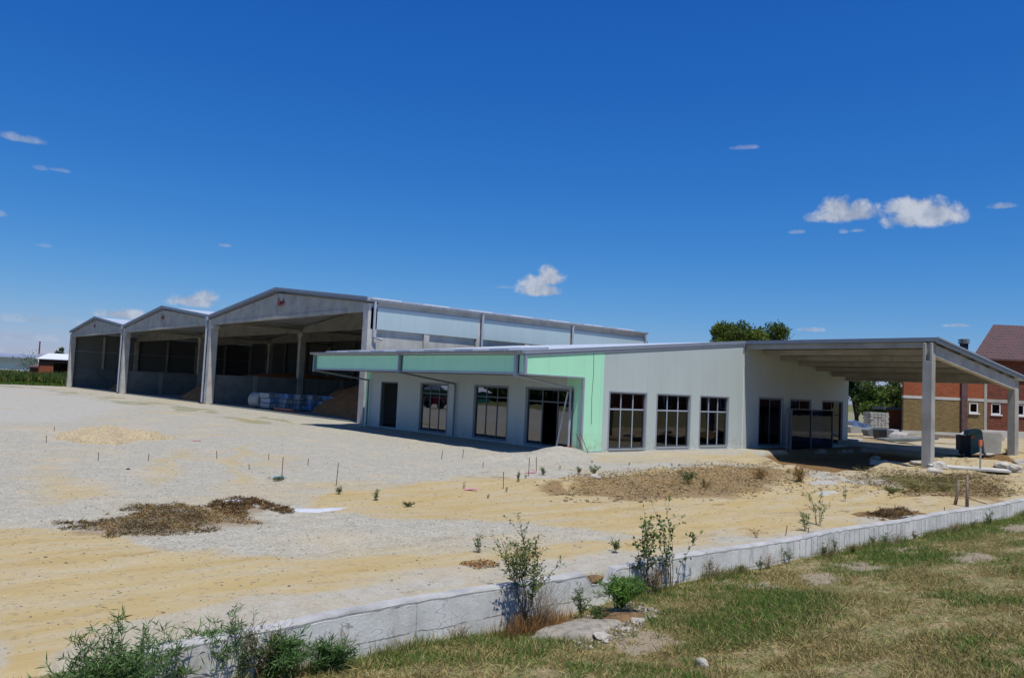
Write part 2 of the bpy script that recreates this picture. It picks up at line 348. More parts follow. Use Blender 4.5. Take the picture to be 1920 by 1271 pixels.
MT = dict(
    conci=M_concrete('shade_darkened_concrete', (.25, .24, .205)),  # precast concrete darkened in colour to deepen the shade inside the hangar
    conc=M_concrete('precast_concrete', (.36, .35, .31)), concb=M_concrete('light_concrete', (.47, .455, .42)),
    concd=M_concrete('dark_concrete', (.15, .165, .16)), wallc=M_concrete('kerb_concrete', (.47, .46, .455), .6, 1.6),
    grey=M_panel('grey_panel', (.47, .535, .515)), green=M_panel('mint_panel', (.43, .84, .56)), hpan=M_panel('hangar_panel', (.38, .48, .50), 1.1),
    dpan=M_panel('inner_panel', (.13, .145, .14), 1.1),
    trim=M_plain('grey_flashing', (.19, .215, .26), .4, .0, .05, 2, spec=.5), trim2=M_plain('galvanised_flashing', (.36, .39, .44), .35, .3, .06, 2, spec=.5),
    frame=M_plain('window_frame_grey', (.10, .115, .14), .4, 0, .05), light=M_plain('light_frame', (.34, .38, .44), .4, 0, .05),
    glass=M_glass('window_glass', .15), glass2=M_glass('side_window_glass', .06, (.10, .12, .13)), roof=M_roofribs('roof_sheet', (.56, .59, .64), 1), roofx=M_roofribs('roof_sheet_seams', (.56, .59, .64), 1, 1.0),
    sky=M_plain('skylight_sheet', (.62, .65, .68), .35, 0, .05), white=M_plain('white_plastic', (.75, .75, .74), .4, 0, .04),
    rust=M_plain('rusty_steel', (.17, .08, .04), .8, 0, .25, 20), steel=M_plain('pole_steel', (.55, .54, .52), .45, .2, .1),
    orange=M_plain('orange_plastic', (.75, .16, .06), .5, 0, .08), red=M_plain('red_paint', (.30, .02, .02), .5, 0, .1),
    grain=M_plain('grain', (.27, .11, .035), .9, 0, .22, 2.5, .6), wood=M_plain('weathered_wood', (.22, .17, .12), .85, 0, .25, 9, .3),
    bark=M_plain('bark', (.11, .085, .06), .9, 0, .25, 9, .5), stone=M_plain('pale_stone', (.42, .39, .34), .9, 0, .2, 5, .7),
    cement=M_plain('pale_cement_crumbs', (.29, .265, .22), .95, 0, .22, 9, .9), soil=M_plain('brown_soil', (.17, .105, .05), .95, 0, .4, 7, .9), sandheap=M_plain('gravel_sand', (.40, .325, .20), .95, 0, .25, 14, .9),
    dark=M_plain('black_shadow_board', (.02, .02, .022), .8, 0, .1), dgreen=M_plain('green_cabinet', (.10, .18, .15), .5, 0, .12, 3),
    black=M_plain('black_plastic', (.015, .017, .018), .5, 0, .1), tarp=M_plain('pale_blue_film', (.12, .19, .33), .35, 0, .4, 4), pack=M_plain('grey_film_wrap', (.20, .235, .26), .4, 0, .45, 5),
    obrick=M_brick('orange_brick', (.38, .08, .022), (.25, .053, .016), (.20, .11, .06)), ybrick=M_brick('ochre_brick', (.28, .19, .065), (.17, .10, .035), (.13, .105, .06), .26, .11),
    dbrick=M_brick('dark_red_brick', (.22, .048, .018), (.10, .026, .015), (.09, .06, .045)),
    tile=None, leaf=M_leaf('leaf'), dleaf=M_leaf('dry_blade', .25, .8), pink=M_plain('pink_ribbon', (.62, .25, .32), .5), teal=M_plain('teal_plastic', (.02, .30, .36), .4),
    lime=M_plain('white_lime', (.46, .48, .52), .9, 0, .1, 6, .4), shedg=M_plain('green_shed_sheet', (.03, .17, .12), .6), purple=M_plain('dark_plaster', (.12, .07, .07), .9, 0, .2))
def M_tile():
    m, t, b = newmat('roof_tile'); oc = objc(t); sp = t.nodes.new('ShaderNodeSeparateXYZ'); t.links.new(oc, sp.inputs[0])
    s = math_(t, 'ADD', math_(t, 'MULTIPLY', sp.outputs[0], RH[0]), math_(t, 'MULTIPLY', sp.outputs[1], RH[1]))
    cb = t.nodes.new('ShaderNodeCombineXYZ'); t.links.new(s, cb.inputs[0]); t.links.new(math_(t, 'MULTIPLY', sp.outputs[2], 1.25), cb.inputs[1])
    br = t.nodes.new('ShaderNodeTexBrick'); t.links.new(cb.outputs[0], br.inputs['Vector']); br.offset = 0; br.inputs['Scale'].default_value = 1
    br.inputs['Color1'].default_value = (.065, .018, .016, 1); br.inputs['Color2'].default_value = (.032, .011, .010, 1); br.inputs['Mortar'].default_value = (.10, .05, .045, 1)
    br.inputs['Mortar Size'].default_value = .035; br.inputs['Brick Width'].default_value = .42; br.inputs['Row Height'].default_value = .38
    t.links.new(br.outputs['Color'], b.inputs['Base Color']); b.inputs['Roughness'].default_value = .6; bump(t, b, br.outputs['Fac'], .5, .03); return m
MT['tile'] = M_tile()

# ------------------------------------------------------------------ ground
def ground_mat():
    m, t, b = newmat('site_ground'); oc = objc(t)
    at = t.nodes.new('ShaderNodeAttribute'); at.attribute_name = 'Zone'; sp = t.nodes.new('ShaderNodeSeparateColor'); t.links.new(at.outputs['Color'], sp.inputs[0])
    at2 = t.nodes.new('ShaderNodeAttribute'); at2.attribute_name = 'Zone2'; sp2 = t.nodes.new('ShaderNodeSeparateColor'); t.links.new(at2.outputs['Color'], sp2.inputs[0])
    vo = t.nodes.new('ShaderNodeTexVoronoi'); vo.inputs['Scale'].default_value = 44; t.links.new(oc, vo.inputs['Vector'])
    vo2 = t.nodes.new('ShaderNodeTexVoronoi'); vo2.inputs['Scale'].default_value = 17; t.links.new(oc, vo2.inputs['Vector'])
    vs = t.nodes.new('ShaderNodeSeparateColor'); t.links.new(vo.outputs['Color'], vs.inputs[0]); vs2 = t.nodes.new('ShaderNodeSeparateColor'); t.links.new(vo2.outputs['Color'], vs2.inputs[0])
    nb = noise(t, oc, .5, 6, .6); nm = noise(t, oc, 3, 6, .65); nf = noise(t, oc, 22, 4, .7); streak = noise(t, stretch(t, oc, .35, 1.6, 1), 1.4, 6, .65)
    g1 = ramp(t, vs.outputs[0], [(0, (.13, .12, .10)), (.45, (.325, .305, .25)), (.8, (.41, .395, .325)), (1, (.60, .58, .49))])
    g2 = ramp(t, nm, [(.3, (.275, .255, .20)), (.5, (.34, .32, .26)), (.72, (.405, .385, .32))])
    gravel = mixc(t, .42, g2, g1)
    gravel = mixc(t, math_(t, 'MULTIPLY', math_(t, 'GREATER_THAN', vs2.outputs[1], .93), .4), gravel, (.2, .19, .165, 1))
    gravel = mixc(t, math_(t, 'MULTIPLY', smooth(t, nb, .5, .68), .4), gravel, (.45, .37, .24, 1))
    sand = ramp(t, streak, [(.2, (.335, .25, .11)), (.5, (.39, .30, .14)), (.8, (.435, .35, .19))])
    sand = mixc(t, math_(t, 'MULTIPLY', smooth(t, nf, .5, .8), .3), sand, (.50, .41, .25, 1))
    sand = mixc(t, math_(t, 'MULTIPLY', math_(t, 'GREATER_THAN', vs2.outputs[0], .93), .55), sand, (.27, .19, .10, 1))
    dirt = ramp(t, nf, [(.3, (.05, .03, .012)), (.5, (.15, .09, .04)), (.7, (.33, .22, .11))])
    pale = ramp(t, nm, [(.3, (.31, .295, .255)), (.7, (.39, .375, .33))])
    weed = ramp(t, nf, [(.35, (.07, .085, .025)), (.6, (.17, .17, .065)), (.75, (.32, .28, .14))])
    straw = ramp(t, nf, [(.3, (.11, .09, .04)), (.5, (.24, .19, .10)), (.72, (.37, .31, .18))])
    def mask(sock, k=.55, ns=nm, lo=.3, hi=.7): return smooth(t, math_(t, 'ADD', sock, math_(t, 'MULTIPLY', math_(t, 'SUBTRACT', ns, .5), k)), lo, hi)
    col = mixc(t, mask(sp2.outputs[1], .5), gravel, pale)
    sn = math_(t, 'ADD', math_(t, 'MULTIPLY', nb, .45), math_(t, 'ADD', math_(t, 'MULTIPLY', streak, .35), math_(t, 'MULTIPLY', nf, .2)))
    sm = mask(sp.outputs[0], 1.1, sn, .1, .9); col = mixc(t, math_(t, 'MULTIPLY', sm, smooth(t, streak, .95, .35)), col, sand)
    track = noise(t, stretch(t, oc, .12, 2.6, 1), 1.7, 5, .6); col = mixc(t, math_(t, 'MULTIPLY', math_(t, 'MULTIPLY', smooth(t, track, .56, .7), sm), .3), col, (.30, .21, .10, 1))
    col = mixc(t, math_(t, 'MULTIPLY', math_(t, 'MULTIPLY', smooth(t, track, .44, .3), sm), .35), col, (.42, .36, .25, 1))
    col = mixc(t, mask(sp.outputs[1], 1.1, nf), col, dirt)
    col = mixc(t, mask(sp.outputs[2], 1.0, nf), col, weed)
    og = mixc(t, smooth(t, nm, .42, .6), straw, weed); og = mixc(t, mask(sp2.outputs[2], .5), og, mixc(t, nf, (.19, .155, .105, 1), (.32, .27, .195, 1)))
    col = mixc(t, smooth(t, sp2.outputs[0], .4, .6), col, og)
    t.links.new(col, b.inputs['Base Color']); b.inputs['Roughness'].default_value = .95; b.inputs['Specular IOR Level'].default_value = .1
    hh = math_(t, 'ADD', math_(t, 'MULTIPLY', vo.outputs['Distance'], -.6), math_(t, 'ADD', nf, math_(t, 'MULTIPLY', nm, .2)))
    bump(t, b, hh, .5, .014); return m
ang = np.concatenate([np.linspace(-40, 40, 640), np.linspace(41, 319, 90)])
th = np.radians(ang) + math.atan2(RH[1], RH[0]) + math.pi / 2
rr = np.concatenate([[.05, 1, 2, 3], np.geomspace(4, 170, 620), np.geomspace(190, 5000, 40)])
RR, TH = np.meshgrid(rr, th, indexing='ij')
GX = CAM[0] + RR * np.cos(TH); GY = CAM[1] + RR * np.sin(TH); GZ = hz(GX, GY)
far = sstep(RR, 140, 260); GZ = GZ * (1 - far)
nx = (fbm(GX * .5, GY * .5, 31, 4) - .5); ny = (fbm(GX * .5, GY * .5, 47, 4) - .5)
wx = GX + nx * 1.6 + 0.5 * (fbm(GX * 2, GY * 2, 61, 3) - .5); wy = GY + ny * 1.6 + 0.5 * (fbm(GX * 2, GY * 2, 71, 3) - .5)
def zone(pl, soft=.5, world=False): return sstep(sdpoly(wx, wy, pl if world else W2(pl)), -soft, soft)
sand = zone([(625, 912), (730, 912), (830, 903), (1000, 894), (1100, 897), (1210, 880), (1330, 872), (1480, 876), (1560, 898), (1700, 915), (1915, 905), (1990, 925), (1740, 962), (1400, 1003), (1180, 998), (1050, 985), (900, 972), (760, 975), (650, 955), (600, 948)], .45)
sand = np.maximum(sand, zone([(-80, 990), (60, 990), (135, 992), (330, 1022), (600, 1042), (860, 1040), (1100, 1012), (1330, 985), (1340, 1015), (1000, 1052), (700, 1085), (420, 1110), (180, 1165), (60, 1260), (-80, 1290)], .35))
sand = np.maximum(sand, .75 * zone([(270, 905), (285, 870), (330, 845), (365, 838), (345, 858), (310, 885), (300, 915)], .5))
sand = np.maximum(sand, .75 * zone([(415, 905), (420, 860), (440, 838), (480, 830), (462, 855), (452, 880), (456, 912)], .5))
sand = np.maximum(sand, .62 * zone([(50, 885), (110, 860), (130, 900), (200, 915), (170, 935), (60, 945), (10, 935)], .9))
sand = np.maximum(sand, .5 * zone([(1100, 852), (1390, 850), (1420, 862), (1300, 872), (1120, 868)], .6))
sand = np.maximum(sand, .55 * sstep(fbm(GX * .22 + 3, GY * .5, 91, 4), .55, .75) * sstep(GX, -30, -10))
grass_y = [(-2, 17.5), (-2.4, 40), (-2.5, 75), (-6, 98), (-9, 98), (-8, 60), (-7, 30), (-6, 17)]
green = .50 * zone(grass_y, 1.0, True) * sstep(fbm(GX * .9, GY * .35, 14, 4), .42, .6)
green = np.maximum(green, zone([(1650, 893), (1720, 888), (1800, 893), (1790, 925), (1700, 922), (1660, 908)], .35) * .8)
green = np.maximum(green, sstep(GY, 97.5, 100.5))
green = np.maximum(green, sstep(GX, 44, 50) * .55 * sstep(GY, 0, 6)); green = np.maximum(green, sstep(-GX, 42, 46))
sand = np.maximum(sand, .72 * sstep(GX, 1, 4) * sstep(GY, -1.8, -3.2)); sand = np.maximum(sand, .6 * sstep(GX, 22, 24) * sstep(GY, 20, 14)); dirt0 = .5 * sstep(GX, 23, 26) * sstep(fbm(GX * .3, GY * .3, 66, 4), .45, .6) * sstep(GY, 20, 14)
dirt = zone([(1080, 915), (1140, 890), (1260, 888), (1330, 885), (1430, 880), (1500, 885), (1480, 918), (1330, 932), (1200, 940), (1090, 930)], .5) * .55
dirt = np.maximum(dirt, dirt0)
dirt = np.maximum(dirt, zone([(1000, 915), (1080, 905), (1090, 925), (1010, 928)], .3) * .6)
dirt = np.maximum(dirt, zone([(1635, 962), (1690, 955), (1730, 962), (1700, 975), (1650, 972)], .15) * .95)
dirt = np.maximum(dirt, zone([(115, 1005), (180, 970), (290, 945), (345, 950), (430, 940), (500, 945), (540, 958), (440, 965), (500, 980), (400, 990), (300, 1000), (190, 1010)], .3) * .5)
dirt = np.maximum(dirt, zone([(1800, 850), (1895, 855), (1890, 872), (1800, 868)], .3))
dirt = np.maximum(dirt, zone([(1690, 905), (1810, 905), (1900, 915), (1905, 950), (1840, 938), (1700, 915)], .4) * .55)
dirt = np.maximum(dirt, .95 * sstep(sdpoly(GX, GY, PITP), .1, .6)); dirt = np.maximum(dirt, .8 * sstep(sdpoly(wx, wy, [(11.5, -1.2), (11.5, .3), (23, .3), (23, -1.7)]), -.3, .3))
dirt = np.maximum(dirt, .5 * sstep(fbm(GX * 1.1, GY * 2.2, 57, 4), .62, .72) * sstep(GY, 0, -4) * sstep(GX, -17, -8))
dirt = np.maximum(dirt, .42 * sstep(fbm(GX * .9, GY * 3.4, 58, 5), .62, .78) * sstep(GY, -6, -9))
pale = zone([(-200, 725), (90, 728), (270, 760), (150, 790), (-200, 800)], 2.5) * .8
pale = np.maximum(pale, sstep(GY, -12.6, -14.0) * sstep(GY, -15.3, -15.1) * .5)
sand = np.maximum(sand, .55 * sstep(GY, -11, -12.5) * sstep(GX, -23, -21) * fbm(GX * .6, GY * 1.5, 88, 3) * 1.2)
pale = np.maximum(pale, zone([(1500, 905), (1560, 903), (1700, 925), (1600, 928)], .4) * .8)
outer = sstep(GY, -15.2, -15.3); bare = np.zeros_like(outer)
BARE = [[(1385, 1128), (1440, 1120), (1495, 1150), (1440, 1162)], [(1490, 1106), (1560, 1108), (1590, 1130), (1520, 1135)], [(1545, 1085), (1620, 1085), (1670, 1105), (1600, 1108)],
        [(1330, 1105), (1360, 1103), (1380, 1120), (1340, 1125)], [(1650, 1045), (1720, 1042), (1750, 1062), (1690, 1066)], [(1770, 1080), (1850, 1078), (1880, 1100), (1800, 1105)], [(1880, 1005), (1925, 1000), (1930, 1020), (1890, 1020)],
        [(1010, 1185), (1100, 1165), (1200, 1160), (1210, 1200), (1110, 1215), (1060, 1215)], [(1150, 1215), (1230, 1200), (1280, 1240), (1180, 1260)], [(1230, 1090), (1340, 1075), (1380, 1090), (1270, 1110)]]
def W2z(pl, z): return [tuple(G0(u, v, z)[:2]) for u, v in pl]
for pl in BARE: bare = np.maximum(bare, sstep(sdpoly(wx * .3 + GX * .7, wy * .3 + GY * .7, W2z(pl, -.5)), -.1, .1))
grn2 = np.zeros_like(outer)
fy = np.arange(len(rr)); nT = len(th)
i0 = (np.arange(len(rr) - 1)[:, None] * nT + np.arange(nT)[None, :]); i1 = (np.arange(len(rr) - 1)[:, None] * nT + (np.arange(nT)[None, :] + 1) % nT)
quads = np.stack([i0, i0 + nT, i1 + nT, i1], -1).reshape(-1, 4)
gv = np.stack([GX, GY, GZ], -1).reshape(-1, 3)
Z1 = np.stack([sand, dirt, green, np.ones_like(sand)], -1).reshape(-1, 4); Z2 = np.stack([outer, pale, bare, np.ones_like(sand)], -1).reshape(-1, 4)
ground = np_mesh('ground', gv, np.full(len(quads), 4), quads[:, ::-1].ravel(), ground_mat(), None, {'Zone': Z1, 'Zone2': Z2}, True); ground['kind'] = 'structure'

# ================================================================== OFFICE BUILDING
YF, XR, XB, YC = 17.43, 11.45, 22.3, -8.88
def roofz(x): return 3.86 + (x + 3.3) * (5.30 - 3.86) / (XR + 3.3) if x <= XR else 5.30 - (x - XR) * .108
office = thing('office_building', 'low pale grey and mint green office building with shallow metal roof and open concrete canopy', 'building', (0, 0, 0))
def wall_strips(mb, axis, t0, t1, a, b, top, bottom, holes):
    """wall in plane axis; holes: list of (a0,a1,z0,z1)"""
    ks = sorted(set([a, b] + [h[0] for h in holes] + [h[1] for h in holes]))
    ks = [k for k in ks if a <= k <= b]
    for p, q in zip(ks[:-1], ks[1:]):
        h = next((h for h in holes if h[0] <= p + 1e-6 and h[1] >= q - 1e-6), None)
        def quad(z0, z1p, z1q): mb.prism([(p, z0), (q, z0), (q, z1q), (p, z1p)], axis, t0, t1)
        if h is None: quad(bottom, top(p), top(q))
        else:
            if h[2] > bottom + .01: quad(bottom, h[2], h[2])
            quad(h[3], top(p), top(q))
    return mb
RT = lambda x: roofz(x) - .14
SIDEH = [(1.62, 3.95, .06, 2.44), (4.74, 7.10, .10, 2.44), (7.92, 10.14, .12, 2.44), (12.9, 15.1, .10, 2.50), (15.9, 18.0, .10, 2.50), (19.3, 21.6, .10, 2.50)]
GB = 1.19
wall_strips(MB(), 'y', 0, .22, GB, XR, RT, -.25, SIDEH[:3]).build('side_wall', MT['grey'], office)
wall_strips(MB(), 'y', 0.003, .22, XR, XB, RT, -.3, SIDEH[3:]).build('side_wall', MT['grey'], office, 'shaded grey end wall under the canopy')
m = MB(); m.prism([(0, -.25), (GB, -.25), (GB, RT(GB)), (0, RT(0))], 'y', -.002, .22)
m.prism([(-3.2, 3.0), (0, 3.0), (0, RT(0)), (-3.2, RT(-3.2))], 'y', -.002, .12); m.build('green_panel', MT['green'], office)
m = MB(); m.prism([(-3.2, 3.0), (.25, 3.0), (.25, RT(.25)), (-3.2, RT(-3.2))], 'y', YF - .12, YF); m.build('green_panel', MT['green'], office)
FRH = [(.58, 3.45, .04, 2.46), (4.76, 7.16, .06, 2.46), (9.38, 11.72, .06, 2.46), (13.95, 15.68, .0, 2.48)]
m = MB(); wall_strips(m, 'x', 0, .22, .56, YF - .6, lambda y: 3.95, -.2, FRH)
m.build('facade_wall', MT['grey'], office)
for a, b in ((.222, .56), (YF - .6, YF - .12)): MB().box(-.003, .2, a, b, -.2, 3.95).build('green_return', MT['green'], office)
MB().box(-.006, -.0035, .56, .95, 2.62, 3.9).build('green_return', MT['green'], office)
m = MB(); m.box(XB - .2, XB, .22, YF - .12, -.2, roofz(XB) - .2); m.build('rear_wall', MT['grey'], office)
m = MB(); m.prism([(.2, -.2), (XB - .2, -.2), (XB - .2, RT(XB)), (XR, RT(XR)), (.2, RT(.2))], 'y', YF - .24, YF - .125); m.build('far_wall', MT['grey'], office)
m = MB(); m.box(.225, XB - .2, .225, YF - .25, -.12, .02); m.build('floor_slab', MT['concd'], office)
m = MB(); m.box(6.2, 6.35, .23, YF - .26, .02, 3.2); m.box(.3, 6.2, 8.4, 8.5, .02, 3.2); m.box(6.35, 11.0, 5.4, 5.5, .02, 3.2); m.build('inner_partition', MT['dpan'], office)
# soffit under the front overhang, fascia on its edge
m = MB(); m.box(-3.14, 0, .13, YF - .13, 2.99, 3.02); m.build('soffit', MT['trim'], office)
for (a, b) in ((.66, 8.62), (8.88, 17.22)):
    MB().box(-3.2, -3.15, a, b, 3.04, 3.72).build('fascia_panel', MT['green'], office)
MB().box(-3.2, -3.15, .13, .36, 3.04, 3.72).build('fascia_panel', MT['green'], office)
m = MB(); m.box(-3.225, -3.14, .1, YF - .1, 2.965, 3.035); m.build('fascia_edge', MT['trim2'], office)
for bx_ in ((-3.23, -3.13, -.03, .10, 2.96, 3.74), (-3.23, -3.13, YF - .1, YF + .03, 2.96, 3.74), (-3.1, -.07, -.03, -.004, 2.955, 3.01), (-.06, .04, -.035, .06, -.1, 3.0)):
    MB().box(*bx_).build('corner_trim', MT['trim2'], office)
MB().box(.05, GB, -.03, -.005, -.06, -.0).build('base_trim', MT['trim2'], office)
# roof: two slopes, thick sheets
def slope(mb, xa, xb, y0, y1, th=.12):
    mb.prism([(xa, roofz(xa) - th), (xb, roofz(xb) - th), (xb, roofz(xb)), (xa, roofz(xa))], 'y', y0, y1)
m = MB(); slope(m, -3.3, XR, -.02, YF + .06); slope(m, XR + .003, XB + .35, .0, YF + .06)
rf = m.build('roof', MT['roofx'], office)
m = MB(); slope(m, XR + .003, XB + .35, YC - .25, -.003); m.build('canopy_roof', MT['trim'], office)
for k in range(7):
    y = 1.2 + k * 2.35; mm = MB()
    x0, x1 = -3.05, -.9 + (.5 if k % 2 else 0); h = .09
    mm.prism([(x0, roofz(x0) + .004), (x1, roofz(x1) + .004), (x1, roofz(x1) + h), (x0, roofz(x0) + h)], 'y', y, y + 1.25); mm.build('skylight', MT['trim2'], rf)
# rake flashing: stepped bands along the gable edge
for (o0, o1, h0, h1, mt) in ((-.06, -.022, -.02, .035, 'trim2'), (-.05, -.022, -.10, -.022, 'light'), (-.035, -.003, -.20, -.102, 'trim')):
    m = MB(); m.prism([(-3.32, roofz(-3.32) + h0), (XR, roofz(XR) + h0), (XR, roofz(XR) + h1), (-3.32, roofz(-3.32) + h1)], 'y', o0, o1)
    m.build('rake_flashing', MT[mt], office)
for (o0, o1, h0, h1, mt) in ((-.36, -.26, -.02, .04, 'trim2'), (-.33, -.255, -.11, -.022, 'trim'), (-.30, -.252, -.19, -.112, 'light')):
    m = MB(); m.prism([(XR - .05, 5.31 + h0), (XB + .4, roofz(XB + .4) + h0), (XB + .4, roofz(XB + .4) + h1), (XR - .05, 5.31 + h1)], 'y', YC + o0, YC + o1)
    m.build('rake_flashing', MT[mt], office)
MB().box(XR - .09, XR + .0, YC - .3, -.12, 5.16, 5.33).build('ridge_flashing', MT['trim'], office)
MB().box(XR - .14, XR + .05, -.03, -.004, 4.75, 5.2).build('corner_bracket', MT['trim'], office)
MB().box(XR - .06, XR - .004, -.012, -.002, -.1, 5.1).build('corner_trim', MT['white'], office)
# half-round gutter with brackets
def gutter(parent, xc, y0, y1, zt, r=.10, axis='y', step=.87, mt='trim', facing=-1, mtb='trim2'):
    m = MB(); n = 10; prof = []
    for k in range(n + 1): a = math.pi + math.pi * k / n; prof.append((math.cos(a) * r, math.sin(a) * r))
    for k in range(n, -1, -1): a = math.pi + math.pi * k / n; prof.append((math.cos(a) * (r - .012), math.sin(a) * (r - .012) + .004))
    m.prism([(xc + p[0], zt + p[1]) for p in prof] if axis == 'y' else [(xc + p[0], zt + p[1]) for p in prof], 'y' if axis == 'y' else 'x', y0, y1)
    g = m.build('gutter', MT[mt], parent)
    y = y0 + .15
    while y < y1:
        b = MB(); pts = [(math.cos(math.pi + math.pi * k / 8) * (r + .012), math.sin(math.pi + math.pi * k / 8) * (r + .012)) for k in range(9)]
        out = pts + [(p[0] * .93, p[1] * .93) for p in reversed(pts)]
        b.prism([(xc + p[0], zt + p[1]) for p in out], 'y' if axis == 'y' else 'x', y, y + .035); b.build('bracket', MT[mtb], g); y += step
    return g
gutter(office, -3.40, -.1, YF + .12, 3.88)
# box drainpipes over the fascia, sloping back to the wall and down
for y in (.48, 8.75, 17.36):
    m = MB(); m.box(-3.33, -3.215, y - .07, y + .07, 2.86, 3.84)
    yy = y + (.13 if y < 1 else -.15 if y < 10 else -.5)
    m.tube([(-3.27, y, 2.93), (-.12, yy, 2.52)], .045, 8); m.tube([(-.12, yy, 2.55), (-.12, yy, -.02)], .05, 8)
    m.build('drainpipe', MT['trim' if y > 1 else 'light'], office)
# windows
def window(parent, axis, t, a0, a1, z0, z1, cols=2, trans=1.74, inset=.07, light=False, openpane=None, out=-1):
    """window in a hole; t = outer wall face coordinate, frame recessed by inset"""
    w = .055; fr = MB(); B = (lambda mb, p, q, r, s_, d0=inset, d1=inset + .06: mb.box(p, q, t + d0, t + d1, r, s_)) if axis == 'y' else (lambda mb, p, q, r, s_, d0=inset, d1=inset + .06: mb.box(t + d0, t + d1, p, q, r, s_))
    B(fr, a0, a0 + w, z0, z1); B(fr, a1 - w, a1, z0, z1); B(fr, a0 + w, a1 - w, z0, z0 + w); B(fr, a0 + w, a1 - w, z1 - w, z1)
    f = fr.build('window', MT['frame'], parent)
    tr = MB(); B(tr, a0 - .07, a1 + .07, z1 + .003, z1 + .065, -.015, .004); B(tr, a0 - .07, a0 - .003, z0, z1 + .003, -.015, .004); B(tr, a1 + .003, a1 + .07, z0, z1 + .003, -.015, .004)
    B(tr, a0, a1, z0 - .03, z0 - .003, -.05, inset)
    tr.build('reveal_trim', MT['trim2' if light else 'trim'], f)
    mu = MB(); step = (a1 - a0) / (cols + 1)
    for k in range(1, cols + 1): B(mu, a0 + step * k - .028, a0 + step * k + .028, z0 + w, z1 - w, inset + .004, inset + .055)
    if trans:
        for k in range(cols + 1): B(mu, a0 + step * k + .03, a0 + step * (k + 1) - .03, trans - .03, trans + .03, inset + .007, inset + .052)
    mu.build('mullion', MT['light' if light else 'frame'], f)
    p = MB()
    for k in range(cols + 1):
        if openpane and k in openpane: B(p, a0 + step * k + .02, a0 + step * (k + 1) - .02, trans, z1 - w, inset + .025, inset + .035); continue
        B(p, a0 + step * k + .02, a0 + step * (k + 1) - .02, z0 + w - .01, z1 - w + .01, inset + .025, inset + .035)
    p.build('pane', MT['glass2' if axis == 'y' else 'glass'], f)
    return f
for i, h in enumerate(SIDEH[:3]): window(office, 'y', 0, *h, light=True)
for i, h in enumerate(SIDEH[3:]): window(office, 'y', 0.003, *h, trans=None, cols=1)
window(office, 'x', 0, *FRH[0], trans=1.92, openpane=[1], cols=2); window(office, 'x', 0, *FRH[1], trans=1.98); window(office, 'x', 0, *FRH[2], trans=1.98)
m = MB(); y0, y1, z0, z1 = FRH[3]; m.box(.04, .12, y0, y0 + .07, z0, z1); m.box(.04, .12, y1 - .07, y1, z0, z1); m.box(.04, .12, y0 + .07, y1 - .07, z1 - .07, z1); m.build('door_frame', MT['frame'], office)
# lightning cable down the green wall
m = MB(); m.tube([(.52, -.012, 4.1), (.55, -.016, 3.2), (.50, -.014, 2.2), (.53, -.016, 1.1)], .008, 5); m.build('earthing_cable', MT['black'], office)
# plinth and window ledge under the side windows
m = MB(); m.box(4.3, 10.6, -.14, -.004, -.28, -.02); m.build('plinth', MT['concb'], office)
m = MB(); m.box(15.2, 22.3, -.5, -.006, -.3, .06); m.build('concrete_ledge', MT['concb'], office)
# canopy: parallel concrete beams, end rafter, columns
for i, (x, zb) in enumerate([(11.62, 4.90), (13.3, 4.70), (15.0, 4.51), (16.8, 4.33), (18.6, 4.14), (20.4, 3.93), (22.1, 3.75)]):
    zt = roofz(x) - .13; m = MB(); m.box(x - .12, x + .12, YC + .2, -.006, zb + .02, zt); b = m.build('canopy_beam', MT['conc'], office)
m = MB(); m.prism([(XR + .25, 4.55), (21.2, 3.50), (21.2, 3.98), (XR + .25, 5.03)], 'y', YC - .12, YC + .15); m.build('canopy_rafter', MT['concb'], office)
def canopy_col(x0, x1, y0, y1, zb, zt, slot):
    m = MB()
    if slot:
        m.box(x0, x1, y0, y1, zb, zt - .75); m.box(x0, x1, y0, y0 + .09, zt - .75, zt); m.box(x0, x1, y1 - .12, y1, zt - .75, zt)
        m.box(x0 + .12, x1, y0 + .09, y1 - .12, zt - .75, zt)
    else: m.box(x0, x1, y0, y1, zb, zt)
    return m.build('canopy_column', MT['conc'], office, bevel=.012)
canopy_col(XR - .18, XR + .19, YC - .14, YC + .24, -.9, 5.1, True)
canopy_col(21.2, 21.72, YC - .14, YC + .2, -.6, 3.95, False)
# glazed draught screen in front of the shaded wall
scr = thing('glass_screen', 'dark blue glass screen standing in front of the shaded wall under the canopy', 'glass screen', (13.4, -1.3, 0))
m = MB(); YS = -1.3
for x in (13.38, 13.75, 15.7, 17.95): m.box(x - .04, x + .04, YS - .04, YS + .04, -.2, 2.0)
m.box(13.34, 17.99, YS - .03, YS + .03, 2.0, 2.05); m.build('frame', MT['frame'], scr)
m = MB(); 
for a, b in ((13.8, 15.65), (15.75, 17.9)): MB().box(a, b, YS - .006, YS + .006, .02, 1.99).build('pane', M_glass('screen_glass', .0, (.22, .27, .40)), scr)

